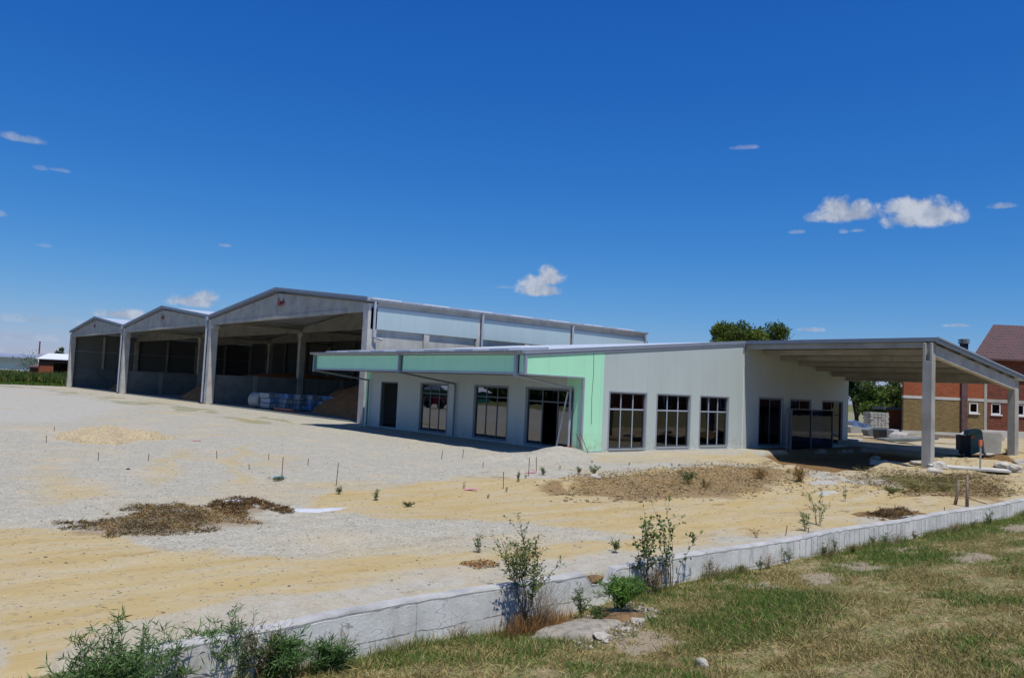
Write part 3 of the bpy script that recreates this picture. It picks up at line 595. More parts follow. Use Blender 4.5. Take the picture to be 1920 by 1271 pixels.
# ================================================================== STORAGE HANGAR
HX, HY, HS, HXB = .65, 18.68, 26.15, 25.9
hangar = thing('storage_hangar', 'large open fronted precast concrete storage hangar with three gabled bays', 'hangar', (HX, HY, 0))
RISE = 1.45
XF = [HX, 9.07, 17.5, HXB]
def bay_beam(mb, x0, x1, y0, zb=6.62, ze=7.12, za=8.50, inset=.0):
    ym = y0 + HS / 2
    mb.prism([(y0 + .1, zb), (y0 + HS - .1, zb), (y0 + HS - .1, ze), (ym, za), (y0 + .1, ze)], 'x', x0, x1)
def web(mb, x0, x1, y0):                                     # raised lower flange
    mb.box(x0, x1, y0 + 2.8, y0 + HS - 2.8, 6.62, 6.86)
for b in range(3):
    y0 = HY + b * HS; ym = y0 + HS / 2
    m = MB(); bay_beam(m, HX + .06, HX + .26, y0); web(m, HX - .0, HX + .059, y0); m.prism([(ym - .09, 6.861), (ym + .09, 6.861), (ym + .09, 8.48), (ym - .09, 8.48)], 'x', HX + .02, HX + .059)
    m.build('gable_beam', MT['conc'], hangar)
    for x in XF[1:3]:
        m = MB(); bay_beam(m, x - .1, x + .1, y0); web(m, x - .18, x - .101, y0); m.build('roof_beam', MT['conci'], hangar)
    # verge flashing, two slopes
    for s in (-1, 1):
        e = ym + s * (HS / 2 + .02)
        for (x0, x1, dz0, dz1, mt) in ((HX - .16, HX - .08, .06, .20, 'trim'), (HX - .13, HX + .05, -.06, .06, 'trim')):
            m = MB(); m.prism([(e, 7.28 + dz0), (ym, 8.73 + dz0), (ym, 8.73 + dz1), (e, 7.28 + dz1)], 'x', x0, x1); m.build('verge_flashing', MT[mt], hangar)
    for s in (-1, 1):
        def slab(mb, ya, yb, x0, x1, th=.12):
            z = lambda y: 8.80 - abs(y - ym) * RISE / (HS / 2)
            mb.prism([(ya, z(ya) - th), (yb, z(yb) - th), (yb, z(yb)), (ya, z(ya))], 'x', x0, x1)
        m = MB(); ya, yb = (y0 + (0 if b else -.12), ym) if s < 0 else (ym, y0 + HS)
        if b == 1 and s < 0:                                   # two unseen openings added so sun lands on the grain
            h0, h1, a0, a1, a2, a3 = 46.4, 48.9, 2.0, 3.2, 3.45, 4.6
            slab(m, ya, h0, HX - .1, HXB + .1); slab(m, h1, yb, HX - .1, HXB + .1)
            for p, q in ((HX - .1, a0), (a1, a2), (a3, HXB + .1)): slab(m, h0, h1, p, q)
        else: slab(m, ya, yb, HX - .1, HXB + .1)
        rp = m.build('roof', M_roofribs('hangar_roof_sheet', (.50, .53, .58), 0, .5), hangar)
        if b == 0 and s < 0:
            for k in range(7):
                mm = MB(); x = 1.0 + k * 3.62; z = lambda y: 8.80 - abs(y - ym) * RISE / (HS / 2)
                mm.prism([(y0 + .1, z(y0 + .1) + .004), (y0 + 5, z(y0 + 5) + .004), (y0 + 5, z(y0 + 5) + .12), (y0 + .1, z(y0 + .1) + .12)], 'x', x, x + 2.0); mm.build('skylight', MT['sky'], rp)
# columns
def hcol(x, y, zt, w=.5, d=.5, name='column', mt='conc', c0=.22, c1=.22):
    m = MB(); m.box(x - w / 2, x + w / 2, y - d / 2, y + d / 2, -.2, zt); 
    if name == 'column': m.box(x - w / 2 - .002, x + w / 2 + .002, y - d / 2 - c0, y + d / 2 + c1, 6.25, 6.6)
    return m.build(name, MT[mt], hangar, bevel=.01)
for i, y in enumerate([HY, HY + HS, HY + 2 * HS, HY + 3 * HS]):
    yc = y + (.28 if i == 0 else -.3 if i == 3 else 0)
    m = MB(); m.prism([(HX + .0, -.2), (HX + .62, -.2), (HX + .62, 7.1), (HX + .0, 7.1)], 'y', yc - .32, yc + .32)
    if i in (1, 2): m.box(HX + .03, HX + .55, yc - .75, yc + .75, 6.3, 6.61)
    m.build('column', MT['concb'], hangar, bevel=.015)
    for x in XF[1:]: hcol(x - (.25 if x == HXB else 0), yc, 6.61, c0=.0 if i == 0 else .22, c1=.0 if i == 3 else .22)
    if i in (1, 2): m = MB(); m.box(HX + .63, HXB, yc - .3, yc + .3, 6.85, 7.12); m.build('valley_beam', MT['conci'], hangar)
# front downpipes at the columns
for i, y in enumerate([HY + HS, HY + 2 * HS]):
    m = MB(); m.tube([(HX - .12, y + .42, 7.15), (HX - .12, y + .42, .1)], .08, 8); m.box(HX - .22, HX - .02, y + .1, y + .55, 7.02, 7.34); m.build('downpipe', MT['light'], hangar)
    m = MB(); m.tube([(HX - .05, y + .3, 2.2), (HX - .03, y - .3, 2.5)], .012, 5); m.build('earthing_cable', MT['black'], hangar)
# partitions between bays: low concrete wall with posts
for i in (1, 2):
    y = HY + i * HS
    m = MB(); 
    for a, b_ in zip(XF[:-1], XF[1:]):
        mid = (a + b_) / 2; m.box(a + .3, mid - .2, y - .1, y + .1, -.2, 2.45); m.box(mid + .2, b_ - .3, y - .1, y + .1, -.2, 2.45)
    m.build('partition_wall', MT['concd'], hangar)
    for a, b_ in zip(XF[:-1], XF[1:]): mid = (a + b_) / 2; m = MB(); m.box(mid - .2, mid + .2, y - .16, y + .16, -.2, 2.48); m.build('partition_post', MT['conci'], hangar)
# far outer wall: concrete base, panels, rails, posts
y = HY + 3 * HS
m = MB(); m.box(HX + .62, HXB, y - .25, y - .05, -.2, 2.55); m.build('base_wall', MT['concd'], hangar)
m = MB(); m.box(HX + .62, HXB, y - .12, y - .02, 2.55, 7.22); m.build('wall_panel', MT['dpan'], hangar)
m = MB(); m.box(HX + .62, HXB, y - .18, y - .121, 4.82, 4.88); m.build('wall_rail', MT['light'], hangar)
for a, b_ in zip(XF[:-1], XF[1:]): mid = (a + b_) / 2; m = MB(); m.box(mid - .12, mid + .12, y - .4, y - .185, 2.55, 6.9); m.build('wall_post', MT['conc'], hangar)
# back wall
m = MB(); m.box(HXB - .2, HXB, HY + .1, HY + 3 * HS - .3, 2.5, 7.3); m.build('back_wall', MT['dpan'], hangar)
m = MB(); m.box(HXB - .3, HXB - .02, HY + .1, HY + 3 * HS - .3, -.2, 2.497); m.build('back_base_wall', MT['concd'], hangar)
for b in range(3):
    y0 = HY + b * HS; ym = y0 + HS / 2
    m = MB(); m.prism([(y0 + .2, 7.31), (y0 + HS - .2, 7.31), (ym, 8.6)], 'x', HXB - .17, HXB - .03); m.build('back_gable', MT['dpan'], hangar)
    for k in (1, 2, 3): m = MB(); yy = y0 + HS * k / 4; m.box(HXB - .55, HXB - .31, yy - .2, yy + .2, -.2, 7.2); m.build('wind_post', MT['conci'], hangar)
# near side wall: recessed concrete, metal panels above, posts, gutter, downpipes
m = MB(); m.box(HX + .62, HXB, HY + .12, HY + .28, -.2, 6.9); m.build('side_wall', MT['concb'], hangar)
for a, b_ in zip(XF[:-1], XF[1:]):
    m = MB(); m.box(a + .18, b_ - .12, HY - .04, HY + .06, 5.58, 6.86); m.build('side_panel', MT['hpan'], hangar)
    m = MB(); m.box(a + .16, b_ - .1, HY - .06, HY + .065, 6.862, 6.92); m.build('panel_flashing', MT['trim2'], hangar)
    mid = (a + b_) / 2; m = MB(); m.box(mid - .15, mid + .25, HY - .02, HY + .118, -.2, 5.575); m.build('side_post', MT['concb'], hangar)
m = MB(); m.box(HX + .62, HXB, HY - .02, HY + .118, 6.93, 7.3); m.build('eaves_beam', MT['conc'], hangar)
for x in XF[1:]: m = MB(); m.box(x - .2 - (.2 if x == HXB else 0), x + .05, HY - .035, HY + .1, -.2, 6.925); m.build('side_column', MT['concb'], hangar)
m = MB(); n = 10
gutter(hangar, HY - .17, HX - .1, HXB + .15, 7.36, .11, 'x', 1.05, 'trim2', mtb='trim')
for x in (HX + .36, XF[1] + .15, XF[2] + .15, XF[3] + .0):
    m = MB(); m.tube([(x, HY - .17, 7.26), (x, HY - .17, 5.1), (x + .5, HY - .3, 4.96)], .08, 8); m.build('downpipe', MT['light'], hangar)
# floor
m = MB(); m.box(HX + .3, HXB - .3, HY + .5, HY + 3 * HS - .3, -.1, .012); m.build('floor_slab', MT['concd'], hangar)
# maker's painted mark on each gable (short red handwritten wordmark)
def wordmark(y, z, s):
    m = MB(); X = HX + .02
    def st(pts, w=.05): m.tube([(X - .02, y - p[0] * s, z + p[1] * s) for p in pts], w * s, 5)
    st([(0, 0), (0, 1.0)], .07); st([(0, 0), (.35, .06)], .07); st([(.42, .1), (.5, .5), (.66, .5), (.6, .12), (.46, .1)]); st([(.8, .5), (.8, .1), (1.0, .12), (1.0, .5), (1.02, .1)])
    st([(1.2, .5), (1.18, .15), (1.35, .1)]); st([(1.45, .9), (1.47, .1)]); st([(1.47, .3), (1.75, .55)]); st([(1.5, .3), (1.9, .1)]); st([(.3, -.12), (1.6, -.02)], .04)
    return m.build('painted_wordmark', MT['red'], hangar)
wordmark(31.35, 7.62, .5); wordmark(31.35 + HS + .6, 7.62, .42); wordmark(31.35 + 2 * HS + .9, 7.6, .36)

# ================================================================== grain heaps
def heap(name, label, cat, poly, slope_, hmax, mat, group=None, step=.35, nz=.12, seed=0, z0=0.0, rnd=.8):
    xs = [p[0] for p in poly]; ys = [p[1] for p in poly]
    mg = step * 2 + .62 * (1 if rnd < 2.5 else .25); X, Y = np.meshgrid(np.arange(min(xs) - mg, max(xs) + mg, step), np.arange(min(ys) - mg, max(ys) + mg, step), indexing='ij'); wa = 1.2 if rnd < 2.5 else .3
    d = sdpoly(X + (fbm(X * rnd, Y * rnd, seed, 3) - .5) * wa, Y + (fbm(X * rnd, Y * rnd, seed + 5, 3) - .5) * wa, poly)
    h = hmax * (1 - np.exp(-np.maximum(d, 0) * slope_ / hmax)) + nz * (fbm(X * (1.5 if rnd < 2.5 else 8), Y * (1.5 if rnd < 2.5 else 8), seed + 9, 4) - .5) * sstep(d, 0, 1)
    Z = np.where(d > 0, h, np.maximum(-.25, d * 1.2)) + z0 - .012
    n, k = X.shape; idx = np.arange(n * k).reshape(n, k)
    q = np.stack([idx[:-1, :-1], idx[1:, :-1], idx[1:, 1:], idx[:-1, 1:]], -1).reshape(-1, 4); keep = (d.ravel()[q] > -step * .8).any(1); q = q[keep]
    used, inv = np.unique(q.ravel(), return_inverse=True)
    V = np.stack([X.ravel(), Y.ravel(), Z.ravel()], -1)[used]
    o = np_mesh(name, V, np.full(len(q), 4), inv, mat, None, None, True); return tag(o, label, cat, group)
gg = 'grain heaps stored in the hangar bays'
heap('grain_heap', 'big dark brown grain heap behind the wrapped pallets in the nearest hangar bay', 'grain heap', [(1.9, 20), (3.2, 30), (6.0, 36), (12, 42), (25, 43), (25, 19.6), (1.9, 19.6)], 1.0, 3.4, MT['grain'], gg, seed=3)
heap('grain_heap', 'orange brown grain heap with a bright sun patch in the middle hangar bay', 'grain heap', [(1.2, 46), (1.6, 54), (4.0, 61), (10, 68), (24, 69), (24, 45.2), (1.2, 45.2)], .85, 3.2, MT['grain'], gg, seed=13)
heap('grain_heap', 'low brown grain heap in the farthest left hangar bay', 'grain heap', [(1.4, 73), (2.5, 84), (7, 92), (14, 95), (24, 95), (24, 71.4), (1.4, 71.4)], .8, 2.8, MT['grain'], gg, seed=23)

# ================================================================== wrapped pallets in the near bay
def blocks_pallet(name, label, x, y, w, d, h, rz, mats, seed, group='wrapped material pallets inside the hangar'):
    r = random.Random(seed); t = thing(name, label, 'pallet', (x, y, 0), group); t.rotation_euler = (0, 0, rz)
    m = MB()
    for k in (-1, 0, 1): m.box(k * w * .42 - .05, k * w * .42 + .05, -d / 2, d / 2, .01, .09)
    for k in range(5): yy = -d / 2 + k * d / 4.01; m.box(-w / 2, w / 2, yy, yy + .1, .092, .115)
    ob = m.build('pallet_base', MT['wood']); ob.parent = t
    lay = 3; hh = (h - .12) / lay
    for k in range(lay):
        m = MB(); nx_ = 3
        for i in range(nx_):
            jx, jy = r.uniform(-.05, .05), r.uniform(-.12, .12)
            if k == lay - 1 and r.random() < .3: continue
            m.box(-w / 2 + i * w / nx_ + .01 + jx, -w / 2 + (i + 1) * w / nx_ - .015 + jx, -d / 2 + jy, d / 2 + jy, .12 + k * hh, .12 + (k + 1) * hh - .02)
        ob = m.build('wrapped_pack', MT[mats[k % len(mats)]], bevel=.03); ob.parent = t
    return t
PAL = [(468 + 27, 'pale wrapped pallet beside the round pipe', ['pack', 'tarp', 'pack']), (525, 'second wrapped pallet from the round pipe, above the orange tube', ['pack', 'pack', 'tarp']),
       (548, 'grey wrapped pallet in the middle of the hangar row', ['pack', 'concd', 'pack']), (573, 'blue wrapped pallet, third from the right end of the row', ['tarp', 'tarp', 'pack']),
       (592, 'dark wrapped pallet, second from the right end of the row', ['concd', 'pack', 'concd']), (610, 'blue and black wrapped pallet at the right end of the row', ['tarp', 'concd', 'tarp'])]
for i, (u, lb, ms) in enumerate(PAL):
    p = G0(u, 766 + (u - 480) * .062); blocks_pallet('wrapped_pallet', lb, p[0] + .6, p[1], 1.2, 1.9, 1.25, rad(3 * (i % 3 - 1)), ms, i)
p = G0(470, 764); t = thing('concrete_pipe', 'short round grey pipe lying at the left end of the pallet row', 'pipe', (p[0] + .3, p[1], .62))
m = MB(); nn = 20
def ring(mb, c, ax, ro, ri, L):
    a = np.array(ax, float); a /= np.linalg.norm(a); e1 = np.cross(a, [0, 0, 1]); e1 /= np.linalg.norm(e1); e2 = np.cross(e1, a); vs = []; fs = []
    for L_, r_ in ((0, ro), (L, ro), (L, ri), (0, ri)):
        for k in range(nn): th_ = 2 * math.pi * k / nn; vs.append(tuple(np.array(c) + a * L_ + (e1 * math.cos(th_) + e2 * math.sin(th_)) * r_))
    for j in range(4):
        for k in range(nn): fs.append((j * nn + k, j * nn + (k + 1) % nn, ((j + 1) % 4) * nn + (k + 1) % nn, ((j + 1) % 4) * nn + k))
    mb.add(vs, fs)
ring(m, (p[0] + .3, p[1] + .2, .62), (.35, -1, 0), .6, .5, 1.1); m.build('pipe_shell', MT['conc'], t)
p = G0(515, 769); q = G0(550, 773)
m = MB(); m.tube([(p[0], p[1], .12), (q[0], q[1], .12)], .11, 10); tag(m.build('orange_tube', MT['orange']), 'orange plastic tube lying in front of the wrapped pallets', 'tube')

# ================================================================== RETAINING WALL
rw = thing('retaining_wall', 'long low pale concrete retaining wall between the sandy yard and the grass verge', 'wall', (-12, -15.2, 0))
def wall_seg(x0, x1, notch=None, cop=False):
    rs_ = random.getstate(); random.seed(int(x0 * 31) + 900)
    xs = np.linspace(x0, x1, int((x1 - x0) / .12) + 1); mb = MB(); top = []
    for x in xs:
        z = .035 + .012 * math.sin(x * 1.3) + .012 * (random.random() - .5)
        if notch and notch[0] < x < notch[1]: z -= .11 + .07 * random.random()
        top.append(z)
    for y, fl in ((-15.34, 1), (-15.06, 0)): pass
    vs = []; fs = []
    for x, z in zip(xs, top):
        e = .01 * (random.random() - .5)
        w_ = .10 * float(sstep(x, -18.5, -21)); z -= .045 if not cop else 0; zb = -1.0 if not cop else z - .044; o_ = -.004 if cop else 0; vs += [(x, (-15.352 if cop else -15.37) + e - w_ - o_, zb), (x, -15.352 + e - w_ - o_, z - .02), (x, (-15.33 + random.uniform(-.006, .006) if cop else -15.352 + e) - w_, z), (x, -15.20 - w_, z + .004), (x, -15.18 - w_ + o_, z - .02), (x, -15.18 - w_ * (1 if cop else 0) + o_, zb)]
    n = 6
    for i in range(len(xs) - 1):
        for k in range(n): fs.append((i * n + k, i * n + (k + 1) % n, (i + 1) * n + (k + 1) % n, (i + 1) * n + k))
    fs.append(tuple(range(n))); fs.append(tuple((len(xs) - 1) * n + k for k in range(n)))
    mb.add(vs, fs); random.setstate(rs_); return mb
def wall_mat():
    m, t, b = newmat('retaining_wall_concrete'); oc = objc(t); sp = t.nodes.new('ShaderNodeSeparateXYZ'); t.links.new(oc, sp.inputs[0])
    n1 = noise(t, oc, 1.6, 7, .65); n2 = noise(t, stretch(t, oc, 2.5, 1, .5), 1.8, 7, .75); n3 = noise(t, oc, 30, 4, .65)
    col = ramp(t, n1, [(.28, (.44, .435, .41)), (.5, (.64, .64, .60)), (.7, (.76, .76, .73))])
    col = mixc(t, math_(t, 'MULTIPLY', smooth(t, n2, .5, .66), .6), col, (.36, .34, .31, 1))
    col = mixc(t, math_(t, 'MULTIPLY', smooth(t, math_(t, 'ADD', sp.outputs[2], math_(t, 'MULTIPLY', n1, .35)), -.28, -.62), .55), col, (.27, .23, .17, 1))
    vc = t.nodes.new('ShaderNodeTexVoronoi'); vc.feature = 'DISTANCE_TO_EDGE'; vc.inputs['Scale'].default_value = 1.1
    wv = vmath(t, 'ADD', oc, vmath(t, 'SCALE', t.nodes.new('ShaderNodeTexNoise').outputs['Color']).outputs[0]).outputs[0]; t.links.new(wv, vc.inputs['Vector'])
    col = mixc(t, math_(t, 'MULTIPLY', math_(t, 'LESS_THAN', vc.outputs['Distance'], .006), math_(t, 'MULTIPLY', smooth(t, n1, .5, .56), .6)), col, (.16, .15, .14, 1))
    # horizontal pour joint and hairline cracks
    jz = math_(t, 'ABSOLUTE', math_(t, 'ADD', sp.outputs[2], math_(t, 'ADD', .30, math_(t, 'MULTIPLY', math_(t, 'SUBTRACT', n1, .5), .12))))
    jl = math_(t, 'MULTIPLY', math_(t, 'LESS_THAN', jz, .007), smooth(t, n2, .40, .5))
    col = mixc(t, math_(t, 'MULTIPLY', jl, .7), col, (.10, .09, .085, 1))
    fr = math_(t, 'FRACT', math_(t, 'MULTIPLY', sp.outputs[0], 5.0)); far_ = smooth(t, sp.outputs[0], .5, 2.0)
    vl = math_(t, 'MULTIPLY', math_(t, 'MULTIPLY', math_(t, 'LESS_THAN', fr, .11), far_), smooth(t, n3, .38, .5))
    col = mixc(t, math_(t, 'MULTIPLY', vl, .7), col, (.15, .145, .14, 1))
    geo = t.nodes.new('ShaderNodeNewGeometry'); sg = t.nodes.new('ShaderNodeSeparateXYZ'); t.links.new(geo.outputs['Normal'], sg.inputs[0])
    t.links.new(col, b.inputs['Base Color']); b.inputs['Roughness'].default_value = .9; b.inputs['Specular IOR Level'].default_value = .15
    bump(t, b, math_(t, 'ADD', n3, math_(t, 'MULTIPLY', n1, 2.0)), .22, .02); return m
WM = wall_mat(); CM = M_concrete('sun_toned_down_top', (.36, .36, .35), .5, 2.5)  # wall top split off, its colour darkened to temper the full sun
NX0, NX1 = G0(1092, 1075)[0], G0(1142, 1070)[0]
for a, b in ((-21.05, -18.2), (-18.2, -12.9), (-12.9, -8), (-8, -3), (-3, 2), (2, 8), (8, 16)):
    o = wall_seg(a + .0015, b - .0015, (NX0, NX1)).build('wall_section', WM, rw)
    wall_seg(a + .0015, b - .0015, (NX0, NX1), True).build('wall_top_strip', CM, o)

# ================================================================== GRASS AND WEEDS
def pal(base, n, v=.25, hue=.12):
    c = np.array(base)[None, :] * (1 + (rng.random((n, 1)) - .5) * 2 * v) * (1 + (rng.random((n, 3)) - .5) * 2 * hue); return np.clip(c, 0, 1)
def verge_points(n, x0=-24, x1=6, y0=-21.2, y1=-15.4, near=True):
    # sample more densely close to the camera
    P = np.stack([rng.uniform(x0, x1, n), rng.uniform(y0, y1, n)], 1)
    r = np.hypot(P[:, 0] - CAM[0], P[:, 1] - CAM[1]); p = np.clip((9.0 / r) ** 1.5, .03, 1); P = P[rng.random(n) < p]
    d = P - CAM[:2]; f = d @ FH; s = d @ RH; return P[(f > 3) & (np.abs(s) < f * .72 + .5)]
P = verge_points(1500000)
bx = P[:, 0]; by = P[:, 1]; patch = fbm(bx * .9, by * .9, 201, 4); p2 = fbm(bx * 3, by * 3, 205, 3)
baremask = np.zeros(len(P))
for pl in BARE: baremask = np.maximum(baremask, sstep(sdpoly(bx + (p2 - .5) * .9, by + (p2 - .5) * .9, W2z(pl, -.5)), -.22, .18))
gzone = np.zeros(len(P))
for pl in ([(770, 1190), (950, 1180), (1095, 1225), (1010, 1250), (850, 1235), (720, 1215)], [(1290, 1262), (1330, 1200), (1440, 1160), (1560, 1185), (1560, 1230), (1480, 1262)], [(600, 1275), (640, 1225), (760, 1230), (900, 1275)],
           [(1650, 1085), (1580, 1050), (1700, 1040), (1800, 1090)], [(1740, 1020), (1920, 975), (1925, 1000), (1800, 1040)]):
    gzone = np.maximum(gzone, sstep(sdpoly(bx, by, W2z(pl, -.5)), -.4, .25))
g = np.clip(sstep(patch * .7 + p2 * .3, .50, .62) * .75 + gzone * .85, 0, 1)
thin = sstep(fbm(bx * 1.7 + 9, by * 2.6, 215, 4), .44, .66)
keep = rng.random(len(P)) < (1 - baremask * .93) * (.10 + .90 * np.maximum(g * .8, thin))
P = P[keep]; g = g[keep]; n = len(P); Z = hz(P[:, 0], P[:, 1])
isg = rng.random(n) < g * .72 + .05
c1 = pal((.10, .17, .03), n, .35); c2 = pal((.36, .29, .13), n, .35); c3 = pal((.17, .125, .055), n, .3)
col = np.where(isg[:, None], c1, np.where((rng.random(n) < .25)[:, None], c3, c2))
D = np.stack([rng.normal(size=n), rng.normal(size=n), np.where(isg, 1.3, .45) * np.abs(rng.normal(size=n)) + .12], 1)
Lb = np.where(isg, rng.uniform(.035, .10, n), rng.uniform(.04, .13, n)) * (1 + .5 * gzone[keep])
grass = blade_mesh('grass', np.stack([P[:, 0], P[:, 1], Z - .005], 1), D, Lb, rng.uniform(.004, .0085, n), rng.uniform(-.3, .7, n), col, MT['dleaf'])
tag(grass, 'short patchy green and straw dry mown grass on the verge', 'grass', kind='stuff')
print('blades', n)
# ragged tussocks of longer blades
tn = 420; TP = verge_points(60000)[:tn]; tg_ = fbm(TP[:, 0] * .9, TP[:, 1] * .9, 201, 4); nb_ = 46
C_ = np.repeat(TP, nb_, 0); tgr = np.repeat(tg_, nb_); n2_ = len(C_); offs = rng.normal(size=(n2_, 2)) * .035; Q = C_ + offs
D = np.stack([offs[:, 0] * 14 + rng.normal(size=n2_) * .25, offs[:, 1] * 14 + rng.normal(size=n2_) * .25, np.ones(n2_) * .8], 1)
gcol = (rng.random(n2_) < sstep(tgr, .42, .6) * .8 + .12)[:, None]
tus = blade_mesh('grass_tussocks', np.stack([Q[:, 0], Q[:, 1], hz(Q[:, 0], Q[:, 1]) - .01], 1), D, rng.uniform(.06, .20, n2_) * np.repeat(rng.uniform(.5, 1.3, tn), nb_), rng.uniform(.004, .008, n2_), rng.uniform(0, .8, n2_), np.where(gcol, pal((.09, .16, .03), n2_, .35), pal((.42, .33, .15), n2_, .3)), MT['dleaf'])
tag(tus, 'ragged longer tussocks standing out of the mown verge', 'grass', kind='stuff')
# taller fringe along the wall foot
n = 17000; fx_ = rng.uniform(-22, 5, n); fyy = -15.40 - np.abs(rng.normal(size=n)) * .12
kk = fbm(fx_ * 1.2, fx_ * 0, 300, 3); sel = rng.random(n) < sstep(kk, .38, .62); fx_ = fx_[sel]; fyy = fyy[sel]; n = len(fx_)
D = np.stack([rng.normal(size=n) * .35, rng.normal(size=n) * .3 - .1, np.ones(n)], 1)
col = np.where((rng.random(n) < .5)[:, None], pal((.09, .15, .03), n, .3), pal((.30, .24, .12), n, .3))
fr_ = blade_mesh('wall_foot_grass', np.stack([fx_, fyy, hz(fx_, fyy) - .01], 1), D, rng.uniform(.06, .26, n), rng.uniform(.004, .008, n), rng.uniform(0, .6, n), col, MT['dleaf'])
tag(fr_, 'uneven taller grass growing along the foot of the concrete wall', 'grass', kind='stuff')

def plant(name, label, cat, x, y, h, spread, nst, lps, leafL, leafW, ca, cb, group=None, z=None, lean=(0, 0), low=.15, branch=3, stem=(.12, .10, .05), stem_r=.005, dry=0.0, seed=0, up=.5, crook=.12):
    global rng
    rng = np.random.default_rng(seed + 1000)
    z0 = H1(x, y) if z is None else z
    t = thing(name, label, cat, (x, y, z0), group)
    mb = MB(); LP = []; LD = []
    for s in range(nst):
        a = rng.uniform(0, 2 * math.pi); rr_ = rng.random() ** .6; sp_ = spread * rr_
        hh = h * rng.uniform(.55, 1.0) * (1 - .25 * rr_); tip = np.array([x + math.cos(a) * sp_ + lean[0] * hh, y + math.sin(a) * sp_ + lean[1] * hh, z0 + hh])
        b0 = np.array([x + math.cos(a) * spread * .13 * rr_, y + math.sin(a) * spread * .13 * rr_, z0 - .02]); pts = []
        cr = rng.normal(size=(6, 3)) * crook * h * .3
        for k in range(6):
            f = k / 5; p = b0 * (1 - f) + tip * f; p[2] = z0 + hh * (f ** .9); p = p + cr[k] * f * (1 - f) * 2; p[:2] -= (tip - b0)[:2] * .25 * math.sin(math.pi * f); pts.append(p)
        mb.tube(pts, [stem_r * (1 - .75 * k / 5) for k in range(6)], 4, False)
        segs = [pts]
        for bnum in range(branch):
            f = rng.uniform(max(.25, low), .85); i = int(f * 5); p = pts[i] * (1 - (f * 5 - i)) + pts[i + 1] * (f * 5 - i)
            d = rng.normal(size=3); d[2] = abs(d[2]) * .8 + up; d = d / np.linalg.norm(d) * hh * rng.uniform(.15, .32)
            q = [p, p + d * .5 + [0, 0, .02], p + d + [0, 0, -.01 * hh]]; mb.tube(q, [stem_r * .5, stem_r * .35, stem_r * .2], 3, False); segs.append(q)
        for sg in segs:
            nl = lps if len(sg) == 6 else max(2, int(lps * .55))
            for _ in range(nl):
                f = rng.uniform(low, 1.0) if len(sg) == 6 else rng.uniform(.1, 1.0); m_ = len(sg) - 1; i = min(int(f * m_), m_ - 1)
                p = sg[i] * (1 - (f * m_ - i)) + sg[i + 1] * (f * m_ - i)
                d = rng.normal(size=3); d[2] = d[2] * .6 + up; LP.append(p + rng.normal(size=3) * .006); LD.append(d)
    MB.build(mb, 'stem', M_stem(stem), t)
    if LP:
        n = len(LP); LP = np.array(LP); hgt = (LP[:, 2] - z0) / h; w = np.clip(rng.random(n) * .9 + .15 * (hgt - .5), 0, 1)[:, None]
        col = np.array(ca) * (1 - w) + np.array(cb) * w; col *= (1 + (rng.random((n, 1)) - .5) * .5)
        if dry: k = rng.random(n) < dry; col[k] = pal((.30, .17, .06), k.sum(), .3)
        leaf_mesh('foliage', LP, np.array(LD), leafL * rng.uniform(.5, 1.15, n), leafW * rng.uniform(.6, 1.1, n), np.clip(col, 0, 1), MT['leaf'], t)
    return t
_st = {}
def M_stem(c):
    if c not in _st: _st[c] = M_plain('plant_stem', c, .8, 0, .2, 8)
    return _st[c]
GA, GBc = (.035, .085, .02), (.11, .20, .045)
def wb(u, v, z=0):
    d = ray(u, v); t = (-15.47 - CAM[1]) / d[1]; p = CAM + d * t; g_ = H1(p[0], -15.47)
    if p[2] >= g_ - .03: return p[0], -15.47
    q = G(u, v); return q[0], q[1]
# big weed clumps bottom left
x, y = wb(205, 1275); wg = 'leafy weeds growing along the wall'
for i, (u, v, h, sp_, ns, lab) in enumerate([(30, 1345, .5, .5, 22, 'lowest spreading weed cut off by the bottom left edge'), (120, 1320, .66, .5, 30, 'spreading narrow leaved weed at the far bottom left corner'), (215, 1310, .98, .45, 36, 'tallest bushy dark green weed in the bottom left clump'),
        (300, 1310, .70, .42, 26, 'low leafy weed between the two taller ones at bottom left'), (405, 1283, .82, .30, 22, 'upright green weed right at the broken left end of the wall'),
        (530, 1275, .50, .40, 24, 'sprawling twiggy green weed on the wall foot'), (620, 1262, .36, .36, 18, 'small dark twiggy weed further right along the wall foot')]):
    p = G(u, v); plant('leafy_weed', lab, 'weed', p[0], p[1], h, sp_, ns, 20, .115, .0125, (.045, .10, .04), (.17, .28, .09), wg, seed=i, low=.15, branch=5, stem=(.13, .15, .07), up=.6, crook=.25)
x, y = wb(485, 1262); plant('dead_weed', 'dry dark brown twiggy weed with curling stems in front of the wall', 'weed', x, y, .72, .42, 22, 5, .05, .01, (.12, .10, .04), (.18, .2, .07), wg, seed=21, stem=(.11, .08, .05), branch=4, crook=.5)
x, y = wb(455, 1240); plant('thin_weed', 'thin pale green stalks rising above the wall top on the left', 'weed', x, y, .78, .22, 9, 12, .06, .012, (.08, .14, .05), (.2, .28, .12), wg, seed=22, stem=(.16, .18, .08))
